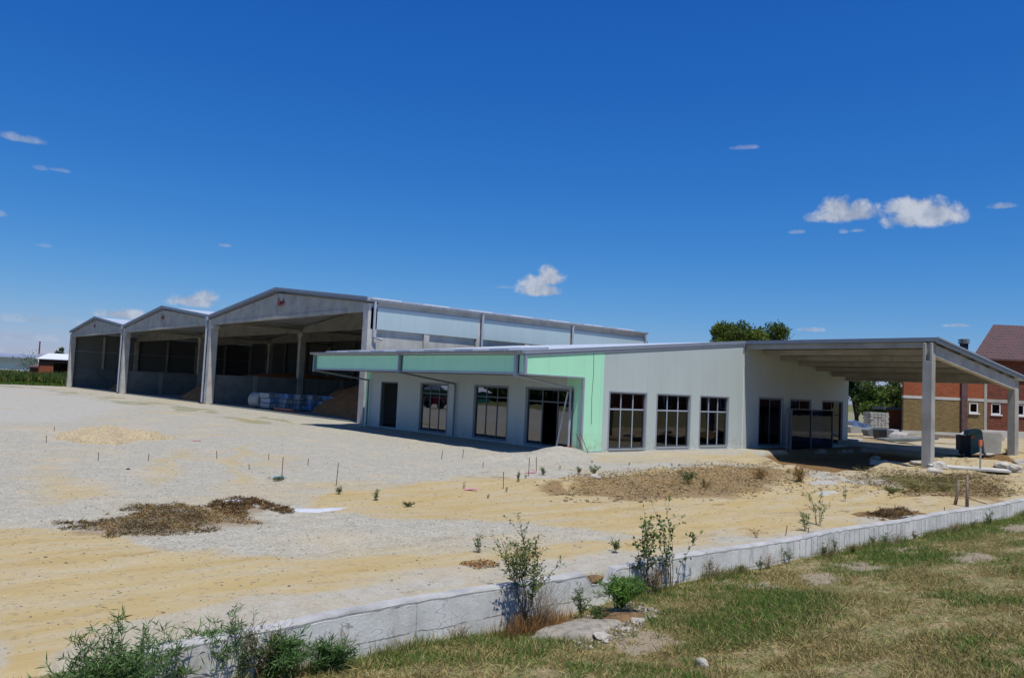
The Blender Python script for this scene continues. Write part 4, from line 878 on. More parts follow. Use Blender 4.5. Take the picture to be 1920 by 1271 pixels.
# shrub behind the wall, dry stems before it
x, y = wb(1000, 1190); plant('leafy_shrub', 'tall spindly leafy weed with dry brown lower stems standing before the wall', 'shrub', x, -15.50, 1.50, .48, 24, 17, .058, .020, (.055, .11, .025), (.20, .26, .07), wg, seed=31, branch=5, dry=.12, low=.52, stem_r=.005, lean=(-.03, .05))
x, y = wb(1010, 1188); plant('dry_stalks', 'clump of tall dead straw coloured stalks leaning on the wall face', 'weed', x, y, .80, .34, 60, 3, .03, .006, (.2, .12, .05), (.36, .27, .14), wg, seed=33, stem=(.22, .17, .11), stem_r=.0035, branch=2, crook=.1)
p = np.array([x, y]); n = 1500; a = rng.normal(size=(n, 2)) * [.26, .07] + p; rr_ = rng.random(n)
t_ = blade_mesh('dry_grass_tuft', np.stack([a[:, 0], np.minimum(a[:, 1], -15.4), np.full(n, H1(x, y))], 1), np.stack([rng.normal(size=n) * .3, rng.normal(size=n) * .2, np.ones(n)], 1), rng.uniform(.12, .42, n), .006, rng.uniform(0, .5, n), pal((.30, .165, .07), n, .35), MT['dleaf'])
tag(t_, 'rusty brown dry grass tuft at the foot of the dead stalks', 'grass tuft', wg)
x, y = wb(1090, 1160); plant('green_stalks', 'green upright weed to the right of the dead stalks against the wall', 'weed', x, y, .46, .16, 10, 16, .06, .012, (.05, .11, .03), (.14, .22, .06), wg, seed=34)
# green tussock on a dark root by the broken wall
x, y = wb(1160, 1150); plant('green_bush', 'bright green bushy tussock growing by the broken notch in the wall', 'bush', x, y, .46, .40, 44, 24, .085, .012, (.045, .12, .02), (.20, .34, .07), wg, seed=41, branch=4, low=.3, up=.3, lean=(.15, 0), crook=.3, stem=(.05, .045, .02), z=H1(x, y) + .08)
x, y = wb(1120, 1160); plant('low_weed', 'low dark weed beside the bright green tussock', 'weed', x, y, .16, .3, 16, 10, .05, .012, (.04, .08, .03), (.11, .17, .05), wg, seed=42)
# two tall saplings with sparse round leaves
sg = 'tall leafy saplings at the wall'
def sapling(name, lab, u, v, h, sp_, ns, sd, lps=20):
    x, y = wb(u, v); return plant(name, lab, 'sapling', x, y, h, sp_, ns, lps, .055, .034, (.045, .09, .02), (.14, .22, .06), sg, seed=sd, branch=5, low=.35, stem=(.17, .12, .08), stem_r=.0075, up=.3)
sapling('tall_sapling', 'left one of two tall thin saplings, its stems straight and crowded', 1213, 1100, 1.72, .34, 8, 51, 17)
sapling('tall_sapling', 'right one of two tall thin saplings, its top fanned out to the right', 1262, 1095, 1.45, .70, 7, 52, 15)
x, y = wb(1225, 1098); plant('dead_stalks', 'brown dead undergrowth between the feet of the two saplings', 'weed', x, y, .55, .45, 34, 6, .04, .012, (.16, .10, .04), (.30, .21, .09), sg, seed=53, stem=(.16, .11, .06), stem_r=.004)
for i, (u, v, h, ns, lab) in enumerate([(1330, 1072, .36, 6, 'first small upright green weed right of the saplings'), (1545, 1045, .25, 7, 'brown weed halfway along the wall foot'), (1565, 1035, .34, 6, 'thin green weed halfway along the wall foot'),
        (1390, 1068, .16, 9, 'low dark flowering weed on the wall foot'), (1640, 1025, .26, 8, 'green weed cluster two thirds along the wall'), (1660, 1022, .30, 6, 'taller weed beside the green cluster on the wall'),
        (1715, 1005, .2, 8, 'dark weed near the right end of the wall'), (1855, 985, .38, 9, 'green leafy weed at the right end of the wall'), (1825, 990, .26, 8, 'second green weed at the right end of the wall'), (1600, 1038, .18, 7, 'short brown weed against the striped wall face'),
        (1425, 1062, .22, 6, 'lean brown weed on the wall foot'), (1480, 1052, .34, 5, 'dark thin weed standing against the wall')]):
    x, y = wb(u, v, -.5); plant('wall_weed', lab, 'weed', x, y, h, h * .45, ns, 14, .035 + .02 * (i % 2), .011, (.06, .10, .03) if i % 3 else (.14, .11, .05), (.15, .21, .07) if i % 3 else (.26, .2, .1), 'small weeds at the wall foot', seed=60 + i, stem_r=.003)
for i, (u, v, h, lab) in enumerate([(1340, 1085, .34, 'dry seed stalks just right of the saplings'), (1555, 1045, .42, 'dense dry brown stalks halfway along the wall'), (1680, 1018, .36, 'dry stalks two thirds along the wall'), (640, 1240, .45, 'dark dry stalks on the wall face at lower left'), (860, 1205, .3, 'dry stalks below the wall crack'), (1440, 1065, .3, 'dry stalks on the striped part of the wall'), (1790, 1000, .34, 'dry stalks near the right end of the wall')]):
    x, y = wb(u, v); plant('dry_stalks', lab, 'weed', x, y, h, .28, 24, 3, .028, .007, (.2, .13, .05), (.34, .26, .12), 'dry stalks along the wall foot', seed=90 + i, stem=(.24, .18, .11), stem_r=.0028, branch=2, crook=.2)
# plants on the yard
yg = 'scattered weeds on the sandy yard'
for i, (u, v, h, sp_, ns, lps, ca, cb, dr, lab) in enumerate([
        (1290, 908, .42, .42, 26, 20, (.04, .09, .03), (.14, .2, .07), 0, 'dense grey green bush on the brown earth ridge'), (1500, 903, .62, .60, 40, 14, (.15, .09, .03), (.34, .22, .09), .5, 'dry reddish brown bush near the canopy shadow'),
        (1425, 898, .35, .5, 24, 12, (.15, .10, .04), (.30, .21, .09), .5, 'dry brown low bush left of the reddish bush'),
        (1535, 985, .95, .40, 7, 22, (.05, .11, .04), (.15, .24, .08), 0, 'tall loose green weed on the sand behind the wall'), (1585, 940, .55, .10, 2, 16, (.07, .12, .04), (.16, .2, .07), 0, 'single thin bent weed on the sand'),
        (1510, 995, .5, .25, 5, 14, (.06, .12, .05), (.16, .25, .1), 0, 'low green weed left of the tall loose weed'), (1320, 915, .3, .3, 14, 12, (.12, .1, .04), (.24, .2, .09), .3, 'brown tuft right of the grey green bush'),
        (705, 938, .28, .12, 4, 12, (.05, .1, .03), (.14, .2, .07), 0, 'small upright weed on the yellow sand left side'), (635, 926, .2, .1, 4, 10, (.07, .12, .04), (.15, .2, .07), 0, 'tiny weed at the edge of the yellow sand'),
        (765, 950, .1, .18, 8, 10, (.06, .08, .03), (.12, .15, .06), 0, 'flat dark weed on the yellow sand'), (1018, 890, .26, .14, 7, 12, (.05, .10, .03), (.13, .2, .06), 0, 'small green weed by the pink ribbon'),
        (1085, 888, .22, .1, 6, 12, (.05, .10, .03), (.12, .18, .06), 0, 'first of two dark green weeds on the gravel edge'), (1113, 890, .32, .28, 14, 14, (.05, .10, .03), (.12, .18, .06), 0, 'wider of two dark green weeds on the gravel edge'),
        (972, 903, .3, .08, 3, 16, (.05, .11, .03), (.13, .2, .06), 0, 'single upright green weed on the gravel edge'), (1672, 925, .22, .35, 16, 12, (.06, .10, .03), (.14, .19, .06), .1, 'green weed patch left of the column foot'),
        (1720, 922, .28, .5, 26, 14, (.05, .10, .03), (.14, .2, .06), .1, 'wide green weed patch in front of the column'), (1770, 915, .22, .45, 20, 12, (.05, .09, .03), (.12, .17, .06), .2, 'green weed patch right of the column foot'),
        (1890, 852, .4, .25, 14, 16, (.07, .11, .03), (.16, .2, .06), .1, 'green bush at the foot of the far canopy column'), (1420, 1008, .3, .2, 4, 4, (.2, .15, .07), (.3, .24, .12), .6, 'thin dead branch stuck in the sand'),
        (897, 1035, .34, .15, 4, 12, (.07, .13, .06), (.2, .27, .12), 0, 'pale green thin weed on the greyish yard'), (1155, 1035, .2, .15, 4, 12, (.08, .12, .05), (.19, .24, .1), 0, 'small weed left of the tall saplings on the sand'),
        (520, 902, .12, .3, 10, 10, (.08, .10, .05), (.15, .18, .09), .2, 'flat greenish weed by the blue plastic scrap'), (1690, 966, .09, .45, 16, 7, (.12, .08, .03), (.22, .15, .07), .6, 'dry brown brush heap near the wall on the right')]):
    p = G(u, v); plant('yard_weed', lab, 'weed', p[0], p[1], h, sp_, ns, lps, .05 + .015 * (i % 3), .016, ca, cb, yg, seed=100 + i, dry=dr, stem=(.15, .12, .06) if not dr else (.22, .14, .07), stem_r=.004, low=.08)
TW = ['tiny weed sprig, leftmost on the gravel edge of the yellow sand', 'tiny weed sprig by the rods near the pink ribbon', 'tiny weed sprig just below the brown rod', 'tiny weed sprig in the middle of the yellow sand', 'tiny weed sprig on the gravel above the brown ridge', 'tiny weed sprig at the left foot of the brown brush ridge', 'tiny weed sprig on top of the brown brush ridge', 'tiny weed sprig in front of the mint green wall', 'tiny weed sprig in front of the first side window', 'tiny weed sprig in front of the second side window', 'tiny weed sprig in front of the third side window', 'tiny weed sprig beside the grey green bush', 'tiny weed sprig at the right end of the brown brush ridge', 'tiny weed sprig near the dry brown low bush']
TWU = [870, 985, 950, 915, 1050, 1075, 1200, 1110, 1180, 1260, 1335, 1275, 1460, 1405]
for i in range(14):
    rr2 = random.Random(500 + i); u = TWU[i]; v = (915, 896, 922, 934, 880, 918, 905, 868, 872, 874, 872, 918, 905, 912)[i]; p = G(u, v); h = rr2.uniform(.08, .2)
    plant('tiny_weed', TW[i], 'weed', p[0], p[1], h, h * .5, 5, 8, .035, .01, (.08, .10, .04), (.2, .2, .08), 'tiny weeds on the sandy ridge', seed=300 + i, branch=1, stem_r=.002, dry=.3)
# brown straw and soil scraps lying in loose heaps
def litter(name, lab, polys, n, ca, L=(.05, .18), hgt=.12, cat='soil heap', seed=0, w=.012, group=None):
    global rng
    rng = np.random.default_rng(seed); ps = [W2(pl) for pl in polys]; allp = np.array([q for p_ in ps for q in p_]); lo = allp.min(0); hi = allp.max(0)
    P = rng.uniform(lo, hi, (n * 6, 2)); d = np.max([sdpoly(P[:, 0], P[:, 1], p_) for p_ in ps], 0); nz = fbm(P[:, 0] * 2.2, P[:, 1] * 2.2, seed, 4)
    d = d + (nz - .52) * 2.4; k = (d > .05); P = P[k][:n]; d = d[k][:n]; nz = nz[k][:n]; m_ = len(P)
    Z = hz(P[:, 0], P[:, 1]) + np.clip(d, 0, .6) * hgt * rng.random(m_) * 1.6
    D = np.stack([rng.normal(size=m_), rng.normal(size=m_), rng.normal(size=m_) * .35 + .1], 1)
    o = blade_mesh(name, np.stack([P[:, 0], P[:, 1], Z], 1), D, rng.uniform(*L, m_), w * rng.uniform(.5, 1.6, m_), rng.uniform(-.4, .4, m_), pal(ca, m_, .55, .15) * np.where(rng.random((m_, 1)) < sstep(fbm(P[:, 0] * 3, P[:, 1] * 3, seed + 3, 3), .40, .62)[:, None], .52, 1.15), MT['dleaf']); return tag(o, lab, cat, group)
lg = 'brown straw and soil scattered on the yard'
litter('straw_heap', 'dark brown heap of rotten straw and soil on the left yard', [[(125, 1000), (180, 968), (285, 946), (345, 950), (400, 960), (470, 972), (500, 984), (400, 992), (300, 1006), (180, 1010)]], 11000, (.25, .17, .075), seed=701, group=lg, cat='straw heap', hgt=.12, L=(.02, .09), w=.009)
litter('straw_heap', 'brown soil and straw trail beside the white lime streak', [[(380, 950), (430, 938), (505, 944), (545, 958), (480, 966), (410, 966)]], 4000, (.25, .15, .07), seed=702, group=lg, cat='straw heap', hgt=.12, L=(.03, .11))
litter('brown_brush', 'long ridge of dry brown brush and roots on the yellow sand', [[(1060, 905), (1110, 895), (1200, 888), (1330, 890), (1430, 880), (1500, 892), (1430, 915), (1330, 925), (1220, 942), (1110, 930)]], 9000, (.29, .205, .10), seed=703, group=lg, cat='brush ridge', hgt=.22, L=(.03, .12), w=.01)
litter('brown_brush', 'dry brown brush lying along the slope right of the canopy column', [[(1600, 890), (1700, 898), (1800, 892), (1880, 905), (1900, 930), (1830, 938), (1700, 928), (1640, 915)]], 7000, (.23, .17, .08), seed=704, group=lg, cat='brush ridge', hgt=.3, L=(.06, .2))
litter('brown_brush', 'small dark brush patch close behind the wall on the right', [[(1632, 962), (1690, 952), (1725, 962), (1700, 976), (1655, 974)]], 2200, (.16, .10, .05), seed=705, group=lg, cat='brush ridge', hgt=.15, L=(.03, .10))
litter('brown_brush', 'small rusty scrap of roots left of the leafy shrub', [[(872, 1060), (905, 1050), (925, 1058), (900, 1066)]], 420, (.26, .14, .06), seed=706, group=lg, cat='brush ridge', hgt=.06, L=(.02, .07))

# ================================================================== TREES, FAR LEFT, HOUSES
rng = np.random.default_rng(99)
def crown(name, cpts, n, size, ca, cb, parent, sd):
    r = np.random.default_rng(sd); k = len(cpts); ctr = np.array([c[0] for c in cpts]); rad_ = np.array([c[1] for c in cpts])
    w = rad_ ** 2.2; w /= w.sum(); idx = r.choice(k, n, p=w); d = unit(r.normal(size=(n, 3))); rr_ = r.random(n) ** .45
    P = ctr[idx] + d * (rad_[idx] * rr_)[:, None] * np.array([1, 1, .8]); P += r.normal(size=P.shape) * .12
    D = d * .4 + r.normal(size=(n, 3)) * .8; ctone = r.random(k)[idx][:, None]; t_ = np.clip(ctone * .6 + r.random((n, 1)) * .5, 0, 1)
    col = np.array(ca) * (1 - t_) + np.array(cb) * t_; col *= 1 + (r.random((n, 3)) - .5) * .25
    return leaf_mesh(name, P, D, size * r.uniform(.6, 1.3, n), size * .62 * r.uniform(.6, 1.2, n), np.clip(col, 0, 1), MT['leaf'], parent)
def tree(name, lab, s, D, h, wdt, crown_z0, ncl, nl, size, ca, cb, sd, group=None, tall=1.0):
    r = np.random.default_rng(sd); x, y = SW(s, D); t = thing(name, lab, 'tree', (x, y, 0), group)
    m = MB(); m.tube([(x, y, -.2), (x + .1, y, crown_z0 * .6), (x - .05, y + .1, crown_z0 + (h - crown_z0) * .45)], [wdt * .045 + .08, wdt * .035 + .06, .05], 8)
    cl = []; cz = (crown_z0 + h) / 2; hh = (h - crown_z0) / 2
    for _ in range(ncl):
        d = unit(r.normal(size=3)); q = r.random() ** .5; rr_ = r.uniform(.16, .30) * min(wdt, hh * 2) * .62
        c = np.array([x + d[0] * (wdt / 2 - rr_) * q, y + d[1] * (wdt / 2 - rr_) * q, cz + d[2] * (hh - rr_ * .8) * q]); cl.append((c, rr_))
    for c, rr_ in cl[:12]: m.tube([(x, y, crown_z0 * .8), ((x + c[0]) / 2 + .2, (y + c[1]) / 2, (crown_z0 * .8 + c[2]) / 2 + .3), tuple(c)], [.09, .06, .02], 5)
    m.build('trunk', MT['bark'], t); crown('crown', cl, nl, size, ca, cb, t, sd); return t
DG, LG = (.022, .045, .010), (.10, .15, .03)
tree('walnut_tree', 'large round green tree showing above the middle of the office roof', 28.6, 95, 13.3, 10.2, 4.5, 36, 18000, .34, (.025, .05, .010), (.15, .19, .035), 5)
x, y = SW(24.6, 97); tree('walnut_tree', 'left lower side tree beside the big round tree above the roof', 25.4, 96, 12.0, 4.4, 4.5, 14, 4500, .32, (.025, .05, .010), (.13, .17, .03), 6)
tree('small_tree', 'tip of a green tree peeking out beyond the right end of the hangar', PL(1213, 630, 120)[0], 120, 11.5, 3.5, 4, 10, 1600, .35, DG, LG, 7)
tg = 'trees seen under the canopy'
for i, (u, wdt, h, D, ca, cb, lab) in enumerate([(1606, 5.5, 8.5, 88, (.012, .028, .01), (.04, .075, .02), 'darkest tree right behind the end of the grey wall'), (1632, 4.5, 6.8, 84, (.03, .06, .012), (.12, .18, .04), 'bright green tree next to the dark one under the canopy'),
        (1655, 4.2, 5.6, 86, (.05, .08, .02), (.18, .22, .07), 'pale yellowish green tree in the middle under the canopy'), (1678, 4.0, 6.2, 90, (.025, .05, .012), (.10, .14, .035), 'green tree at the corner of the ochre brick house'),
        (1698, 3.5, 7.2, 92, (.03, .055, .015), (.11, .15, .04), 'tall thin tree just behind the ochre brick corner')]):
    tree('garden_tree', lab, PL(u, 760, D)[0], D, h, wdt, .6 if i < 3 else 1.5, 14, 3800, .30, ca, cb, 20 + i, tg)
for i, (u, h, w_) in enumerate([(110, 3.3, 1.2), (119, 4.4, 1.5)]):
    s, _ = PL(u, 655, 220); tree('poplar_tree', ['shorter left one of two narrow poplars behind the brick shed', 'taller right one of two narrow poplars behind the brick shed'][i], s, 220, 5.0 + h, w_ * 1.5, .5, 12, 900, .55, (.02, .045, .012), (.06, .10, .025), 40 + i, 'poplars behind the brick shed')
def bush(name, lab, s, D, h, w_, sd, ca=DG, cb=LG, n=900, size=.3, group=None):
    r = np.random.default_rng(sd); x, y = SW(s, D); cl = [(np.array([x + r.uniform(-.5, .5) * w_, y + r.uniform(-.3, .3) * w_, r.uniform(.2, .7) * h]), h * r.uniform(.3, .5)) for _ in range(8)]
    t = thing(name, lab, 'bush', (x, y, 0), group); crown('crown', cl, n, size, ca, cb, t, sd); return t
for i, (u, D, h, w_) in enumerate([(65, 158, 6.0, 3.5), (40, 215, 5.2, 3), (50, 230, 5.2, 4)]):
    s, _ = PL(u, 668, D); bush('distant_bush', ['grey green bush on the left of the far brick shed', 'first small round bush over the far white roof', 'second small round bush over the far white roof'][i], s, D, h, w_, 50 + i, group='bushes at the far left')
# weed belt left
def belt(name, lab, n, xr, yr, L, w, sd, green_, dry_, pd, cat='weeds', hmul=None):
    r = np.random.default_rng(sd); X = r.uniform(*xr, n); Y = r.uniform(*yr, n)
    Ln = r.uniform(*L, n) * (.6 + .8 * fbm(X * .4, Y * .4, sd, 3)); 
    D = np.stack([r.normal(size=n) * .25, r.normal(size=n) * .25, np.ones(n)], 1); pt = fbm(X * .25, Y * .12, sd + 3, 3)
    dry = r.random(n) < sstep(pt, .5, .75) * pd + .05; col = np.where(dry[:, None], np.array(dry_), np.array(green_)) * (1 + (r.random((n, 1)) - .5) * .9) * (1 + (r.random((n, 3)) - .5) * .3)
    o = blade_mesh(name, np.stack([X, Y, hz(X, Y) - .02], 1), D, Ln, w * r.uniform(.6, 1.4, n), r.uniform(-.2, .5, n), np.clip(col, 0, 1), MT['leaf']); return tag(o, lab, cat, kind='stuff')
belt('tall_weeds', 'belt of tall green and tan weeds beyond the gravel at far left', 60000, (-12, 24), (101.5, 160), (1.1, 2.0), .14, 5, (.075, .12, .025), (.26, .17, .06), .6)
belt('short_grass', 'bright short green grass in front of the tall weeds', 22000, (-14, 10), (99.2, 103), (.15, .5), .07, 6, (.09, .17, .02), (.2, .2, .08), .2, 'grass')
# long white building far left
FT = lambda p: (*SW(p[0], p[1]), p[2])
b = thing('long_white_building', 'very long low white industrial building on the far left horizon', 'building', (*SW(-128, 215), 0))
s0, s1 = -185, PL(70, 675, 210)[0]
m = MB(FT); m.box(s0, s1, 210, 235, 0, 4.6); m.build('wall', MT['white'], b)
m = MB(FT); m.prism([(209, 4.62), (237, 4.62), (222, 5.9)], 'x', s0 - 1, s1 + .5); m.build('roof', MT['trim2'], b)
m = MB(FT)
for z in (4.0, 4.75): m.box(s0, s1, 208.6, 208.8, z, z + .14)
for k in range(16): s = s0 + 2 + k * 4.0; m.box(s, s + .18, 208.55, 208.85, 3.6, 5.1)
m.build('pipe_rack', MT['trim'], b)
# brick shed far left
s0, s1 = PL(72, 690, 150)[0], PL(150, 690, 150)[0]
b = thing('brick_shed', 'small red brick shed with a pale metal roof at far left', 'shed', (*SW(s0, 150), 0))
sA = PL(84, 690, 150)[0]
m = MB(FT); m.prism([(150, -.1), (157, -.1), (157, 4.0), (153.5, 5.0), (150, 4.0)], 'x', s0, s0 + .25); m.build('gable_wall', MT['dbrick'], b)
sB, sC = PL(84, 690, 150)[0], PL(100, 690, 150)[0]
m = MB(FT); m.box(s0 + .26, sC, 149.9, 150.15, -.1, 3.3); m.build('front_wall', MT['obrick'], b)
m = MB(FT); m.box(s0 + .26, s1, 149.8, 150.1, 3.31, 4.0); m.build('lintel_board', MT['dbrick'], b)
m = MB(FT); m.box(s0 + .26, s1, 156.8, 157, -.1, 4.0); m.build('rear_wall', MT['dbrick'], b)
m = MB(FT); m.prism([(149.5, 3.95), (153.5, 5.08), (157.5, 3.95), (157.5, 4.05), (153.5, 5.2), (149.5, 4.05)], 'x', s0 - .3, s1 + .3); m.build('roof', MT['sky'], b)
s2 = PL(56, 690, 152)[0]; b2 = thing('low_annex', 'low brown roofed annex on the left of the far brick shed', 'shed', (*SW(s2, 152), 0))
m = MB(FT); m.box(s2, s0 - .1, 152, 155, 0, 2.3); m.build('wall', MT['obrick'], b2); m = MB(FT); m.prism([(151.7, 2.31), (155.3, 2.31), (155.3, 3.1), (151.7, 2.5)], 'x', s2 - .2, s0 - .05); m.build('roof', MT['purple'], b2)
s, z = PL(75, 640, 200); b = thing('radio_mast', 'thin red and white banded mast behind the far brick shed', 'mast', (*SW(s, 200), 0))
m = MB(FT); m.tube([(s, 200, 0), (s, 200, z - 3.2)], .13, 6); m.build('white_band', MT['white'], b); m = MB(FT); m.tube([(s, 200, z - 3.19), (s, 200, z)], .16, 6); m.build('red_band', MT['red'], b)
# ---- brick house on the right
HD = 73.0
h = thing('brick_house', 'large unfinished brick house with dark red tiled hip roof at right', 'house', (*SW(43, HD), 0))
sL = PL(1694, 760, HD)[0]; sM = PL(1847, 760, HD)[0]; sR = 62.0
def wins(z0, z1, *us): return [(PL(a, 765, HD)[0], PL(c, 765, HD)[0], z0, z1) for a, c in us]
W1 = wins(2.12, 3.06, (1817.5, 1834)); W2_ = wins(2.08, 3.08, (1858.5, 1876.5), (1905, 1921)) + [(49.6, 50.5, 2.08, 3.08), (54, 55, 2.0, 3.1)]
m = MB(FT); wall_strips(m, 'y', HD, HD + .3, sL, sM, lambda s: 3.2, .25, W1); m.build('lower_wall', MT['ybrick'], h)
m = MB(FT); m.box(sL, sM, HD, HD + .3, 3.45, 7.2); m.build('upper_wall', MT['obrick'], h)
m = MB(FT); m.box(sL - .03, sM, HD - .03, HD + .3, 3.2, 3.45); m.build('ring_beam', MT['concb'], h)
m = MB(FT); wall_strips(m, 'y', HD - .02, HD + .28, sM, sR, lambda s: 7.1, .6, W2_); m.build('right_wall', MT['dbrick'], h)
m = MB(FT); m.box(sM, sR, HD - .05, HD - .021, 3.15, 3.45); m.build('ring_beam', MT['conc'], h)
m = MB(FT); m.box(sM - .1, sM + .15, HD - .04, HD - .021, .6, 7.0); m.build('corner_column', MT['conc'], h)
a_, c_ = PL(1801, 760, HD)[0], PL(1812, 760, HD)[0]; m = MB(FT); m.box(a_, c_, HD - .2, HD - .031, .2, 6.6); m.build('brick_pilaster', MT['purple'], h)
m = MB(FT); m.box(sL - .15, sM, HD - .12, HD + .3, -.3, .24); m.build('plinth', MT['concb'], h)
m = MB(FT); m.box(sM, sR, HD - .14, HD + .28, -.3, .62); m.build('plinth', MT['concb'], h)
sB2 = sL * (HD + 11) / HD + .3
m = MB(FT); m.prism([(sL + .05, HD + .301), (sL + .35, HD + .301), (sB2 + .3, HD + 10.69), (sB2, HD + 10.69)], 'z', -.2, 7.2); m.build('left_side_wall', MT['obrick'], h)
m = MB(FT); m.box(sB2, sR, HD + 10.7, HD + 11, -.2, 7.2); m.build('rear_wall', MT['obrick'], h)
for i, (a, c, z0, z1) in enumerate(W1 + W2_):
    f = MB(FT); w_ = .1
    f.box(a, a + w_, HD + .02, HD + .1, z0, z1); f.box(c - w_, c, HD + .02, HD + .1, z0, z1); f.box(a + w_, c - w_, HD + .02, HD + .1, z0, z0 + w_); f.box(a + w_, c - w_, HD + .02, HD + .1, z1 - w_, z1)
    f.box(a - .1, c + .1, HD - .12, HD + .05, z0 - .12, z0 - .01)
    fo = f.build('window', MT['white'], h); p = MB(FT); p.box(a + w_, c - w_, HD + .05, HD + .06, z0 + w_, z1 - w_); p.build('pane', MT['glass'], fo)
eL = PL(1823, 670, HD - .6)[0]; rL, rz = PL(1865, 608, HD + 5.2); ez = PL(1870, 672, HD - .6)[1]; D0, D1, DM = HD - .6, HD + 11.4, HD + 5.4
m = MB(FT); v = [(eL, D0, ez), (sR + .6, D0, ez), (sR + .6, D1, ez), (eL * D1 / D0 + .9, D1, ez), (rL, DM, rz), (sR - 4, DM, rz)]
m.add(v + [(a, c, z - .18) for a, c, z in v[:4]], [(0, 1, 5, 4), (1, 2, 5), (2, 3, 4, 5), (3, 0, 4), (0, 6, 7, 1), (1, 7, 8, 2), (2, 8, 9, 3), (3, 9, 6, 0), (6, 9, 8, 7)]); r1 = m.build('roof', MT['tile'], h)
m = MB(FT); m.box(eL, sR + .6, D0 - .12, D0 - .01, ez - .16, ez); m.build('eaves_gutter', MT['purple'], h)
a_, zt = PL(1784, 647, HD + 4); m = MB(FT); m.add([(sL - .3, HD - .3, 7.21), (eL + .9, HD - .3, 7.21), (eL + 3, HD + 11, 7.21), (sB2, HD + 11, 7.21), (sL + 2.2, HD + 4, zt), (eL + 1.2, HD + 4, zt)], [(0, 1, 5, 4), (1, 2, 5), (2, 3, 4, 5), (3, 0, 4), (0, 3, 2, 1)]); m.build('dark_roof', MT['purple'], h)
a_, z0 = PL(1800.5, 662, HD + 2.5); c_, z1 = PL(1814, 636, HD + 2.5)
m = MB(FT); m.box(a_ + .1, c_ - .08, HD + 2.2, HD + 2.8, z0 - .6, z1 - .45); ch = m.build('chimney', MT['black'], h)
m = MB(FT)
for k in range(3): m.box(a_, c_, HD + 2.1, HD + 2.9, z1 - .44 + k * .16, z1 - .44 + k * .16 + .1)
m.build('cowl', MT['concd'], ch)
# small brick outbuilding and stacked blocks
s0, s1 = PL(1665, 790, 80)[0], PL(1693, 790, 80)[0]
b = thing('brick_outbuilding', 'small low orange brick outbuilding left of the big brick house', 'shed', (*SW(s0, 80), 0))
m = MB(FT); m.prism([(s0, 80), (s1 + .6, 80), (s1 + 1.4, 83), (s0 + 1.6, 83)], 'z', -.1, 2.0); m.build('wall', MT['obrick'], b); m = MB(FT); m.box(s0 - .5, s1 + .5, 79.7, 83.3, 2.01, 2.3); m.build('flat_roof', MT['concd'], b)
def block_stack(name, lab, u0, u1, v0, D, rows, mats, depth=1.4, seed=1, zb=0.0):
    s0, zt = PL(u0, v0, D); s1, _ = PL(u1, v0, D); t = thing(name, lab, 'block stack', (*SW((s0 + s1) / 2, D), 0), 'building material stacked at right'); hh = (zt - zb) / rows; r = random.Random(seed)
    for k in range(rows):
        m = MB(FT); nb = 5; w_ = (s1 - s0) / nb
        for i in range(nb):
            j = r.uniform(-.03, .03); o = (k % 2) * w_ * .12; m.box(s0 + i * w_ + .015 + j + o, s0 + (i + 1) * w_ - .02 + j + o, D + j, D + depth + j, zb + k * hh + .01, zb + (k + 1) * hh - .015)
        m.build('block_layer', MT[mats], t)
block_stack('block_stack', 'tall stack of grey concrete blocks under the trees', 1632, 1667, 772, 68, 7, 'conc', zb=.3)
# tarps, boards, beams at the wall end
m = MB(FT)
def slab_px(name, lab, cat, pts, D, th, mat, z0=None, depth=1.0, group=None, bevel=.01):
    m = MB(FT); q = [PL(u, v, D) for u, v in pts]; m.prism(q, 'y', D, D + depth); return tag(m.build(name, MT[mat], bevel=bevel), lab, cat, group)
gR = 'building material lying right of the office'
slab_px('pipe_bundle', 'pale slanting bundle of boards beside the end of the grey wall', 'boards', [(1594, 800), (1600, 798), (1632, 806), (1628, 811), (1596, 812)], 60, .3, 'conc', group=gR)
slab_px('film_roll', 'pale blue plastic film heap above the slanting boards', 'film heap', [(1595, 790), (1606, 788), (1618, 793), (1632, 797), (1640, 803), (1625, 806), (1598, 799)], 62, .3, 'tarp', depth=.8, group=gR)
slab_px('rubble_sheet', 'dark net heap between the boards and the block stack', 'net heap', [(1626, 806), (1640, 801), (1660, 803), (1668, 812), (1655, 820), (1630, 818)], 58, .3, 'concd', group=gR)
slab_px('dark_crate', 'black crate with a pink label in front of the outbuilding', 'crate', [(1648, 806), (1690, 805), (1690, 823), (1650, 822)], 56, .3, 'black', group=gR)
slab_px('pink_label', 'small pink board on the black crate', 'board', [(1667, 810), (1675, 810), (1675, 816), (1667, 816)], 55.6, .1, 'orange', depth=.2, group=gR)
slab_px('concrete_beam', 'grey concrete beam end lying left of the near canopy column', 'concrete beam', [(1676, 806), (1686, 806), (1686, 822), (1676, 822)], 54, .3, 'concb', group=gR)
slab_px('gravel_pile', 'low grey gravel pile behind the near canopy column', 'gravel pile', [(1692, 822), (1696, 816), (1706, 811), (1716, 812), (1726, 820), (1728, 823)], 52, .3, 'stone', depth=2, group=gR)
slab_px('steel_frame', 'flat grey steel reinforcement stack behind the near canopy column', 'steel stack', [(1660, 823), (1728, 822), (1760, 820), (1760, 824), (1700, 829), (1662, 827)], 47, .3, 'concd', depth=1.2, group=gR)
slab_px('timber_stack', 'pale timber stack lying behind between the two canopy columns', 'timber', [(1750, 814), (1800, 817), (1802, 822), (1752, 820)], 55, .3, 'wood', depth=1, group=gR)
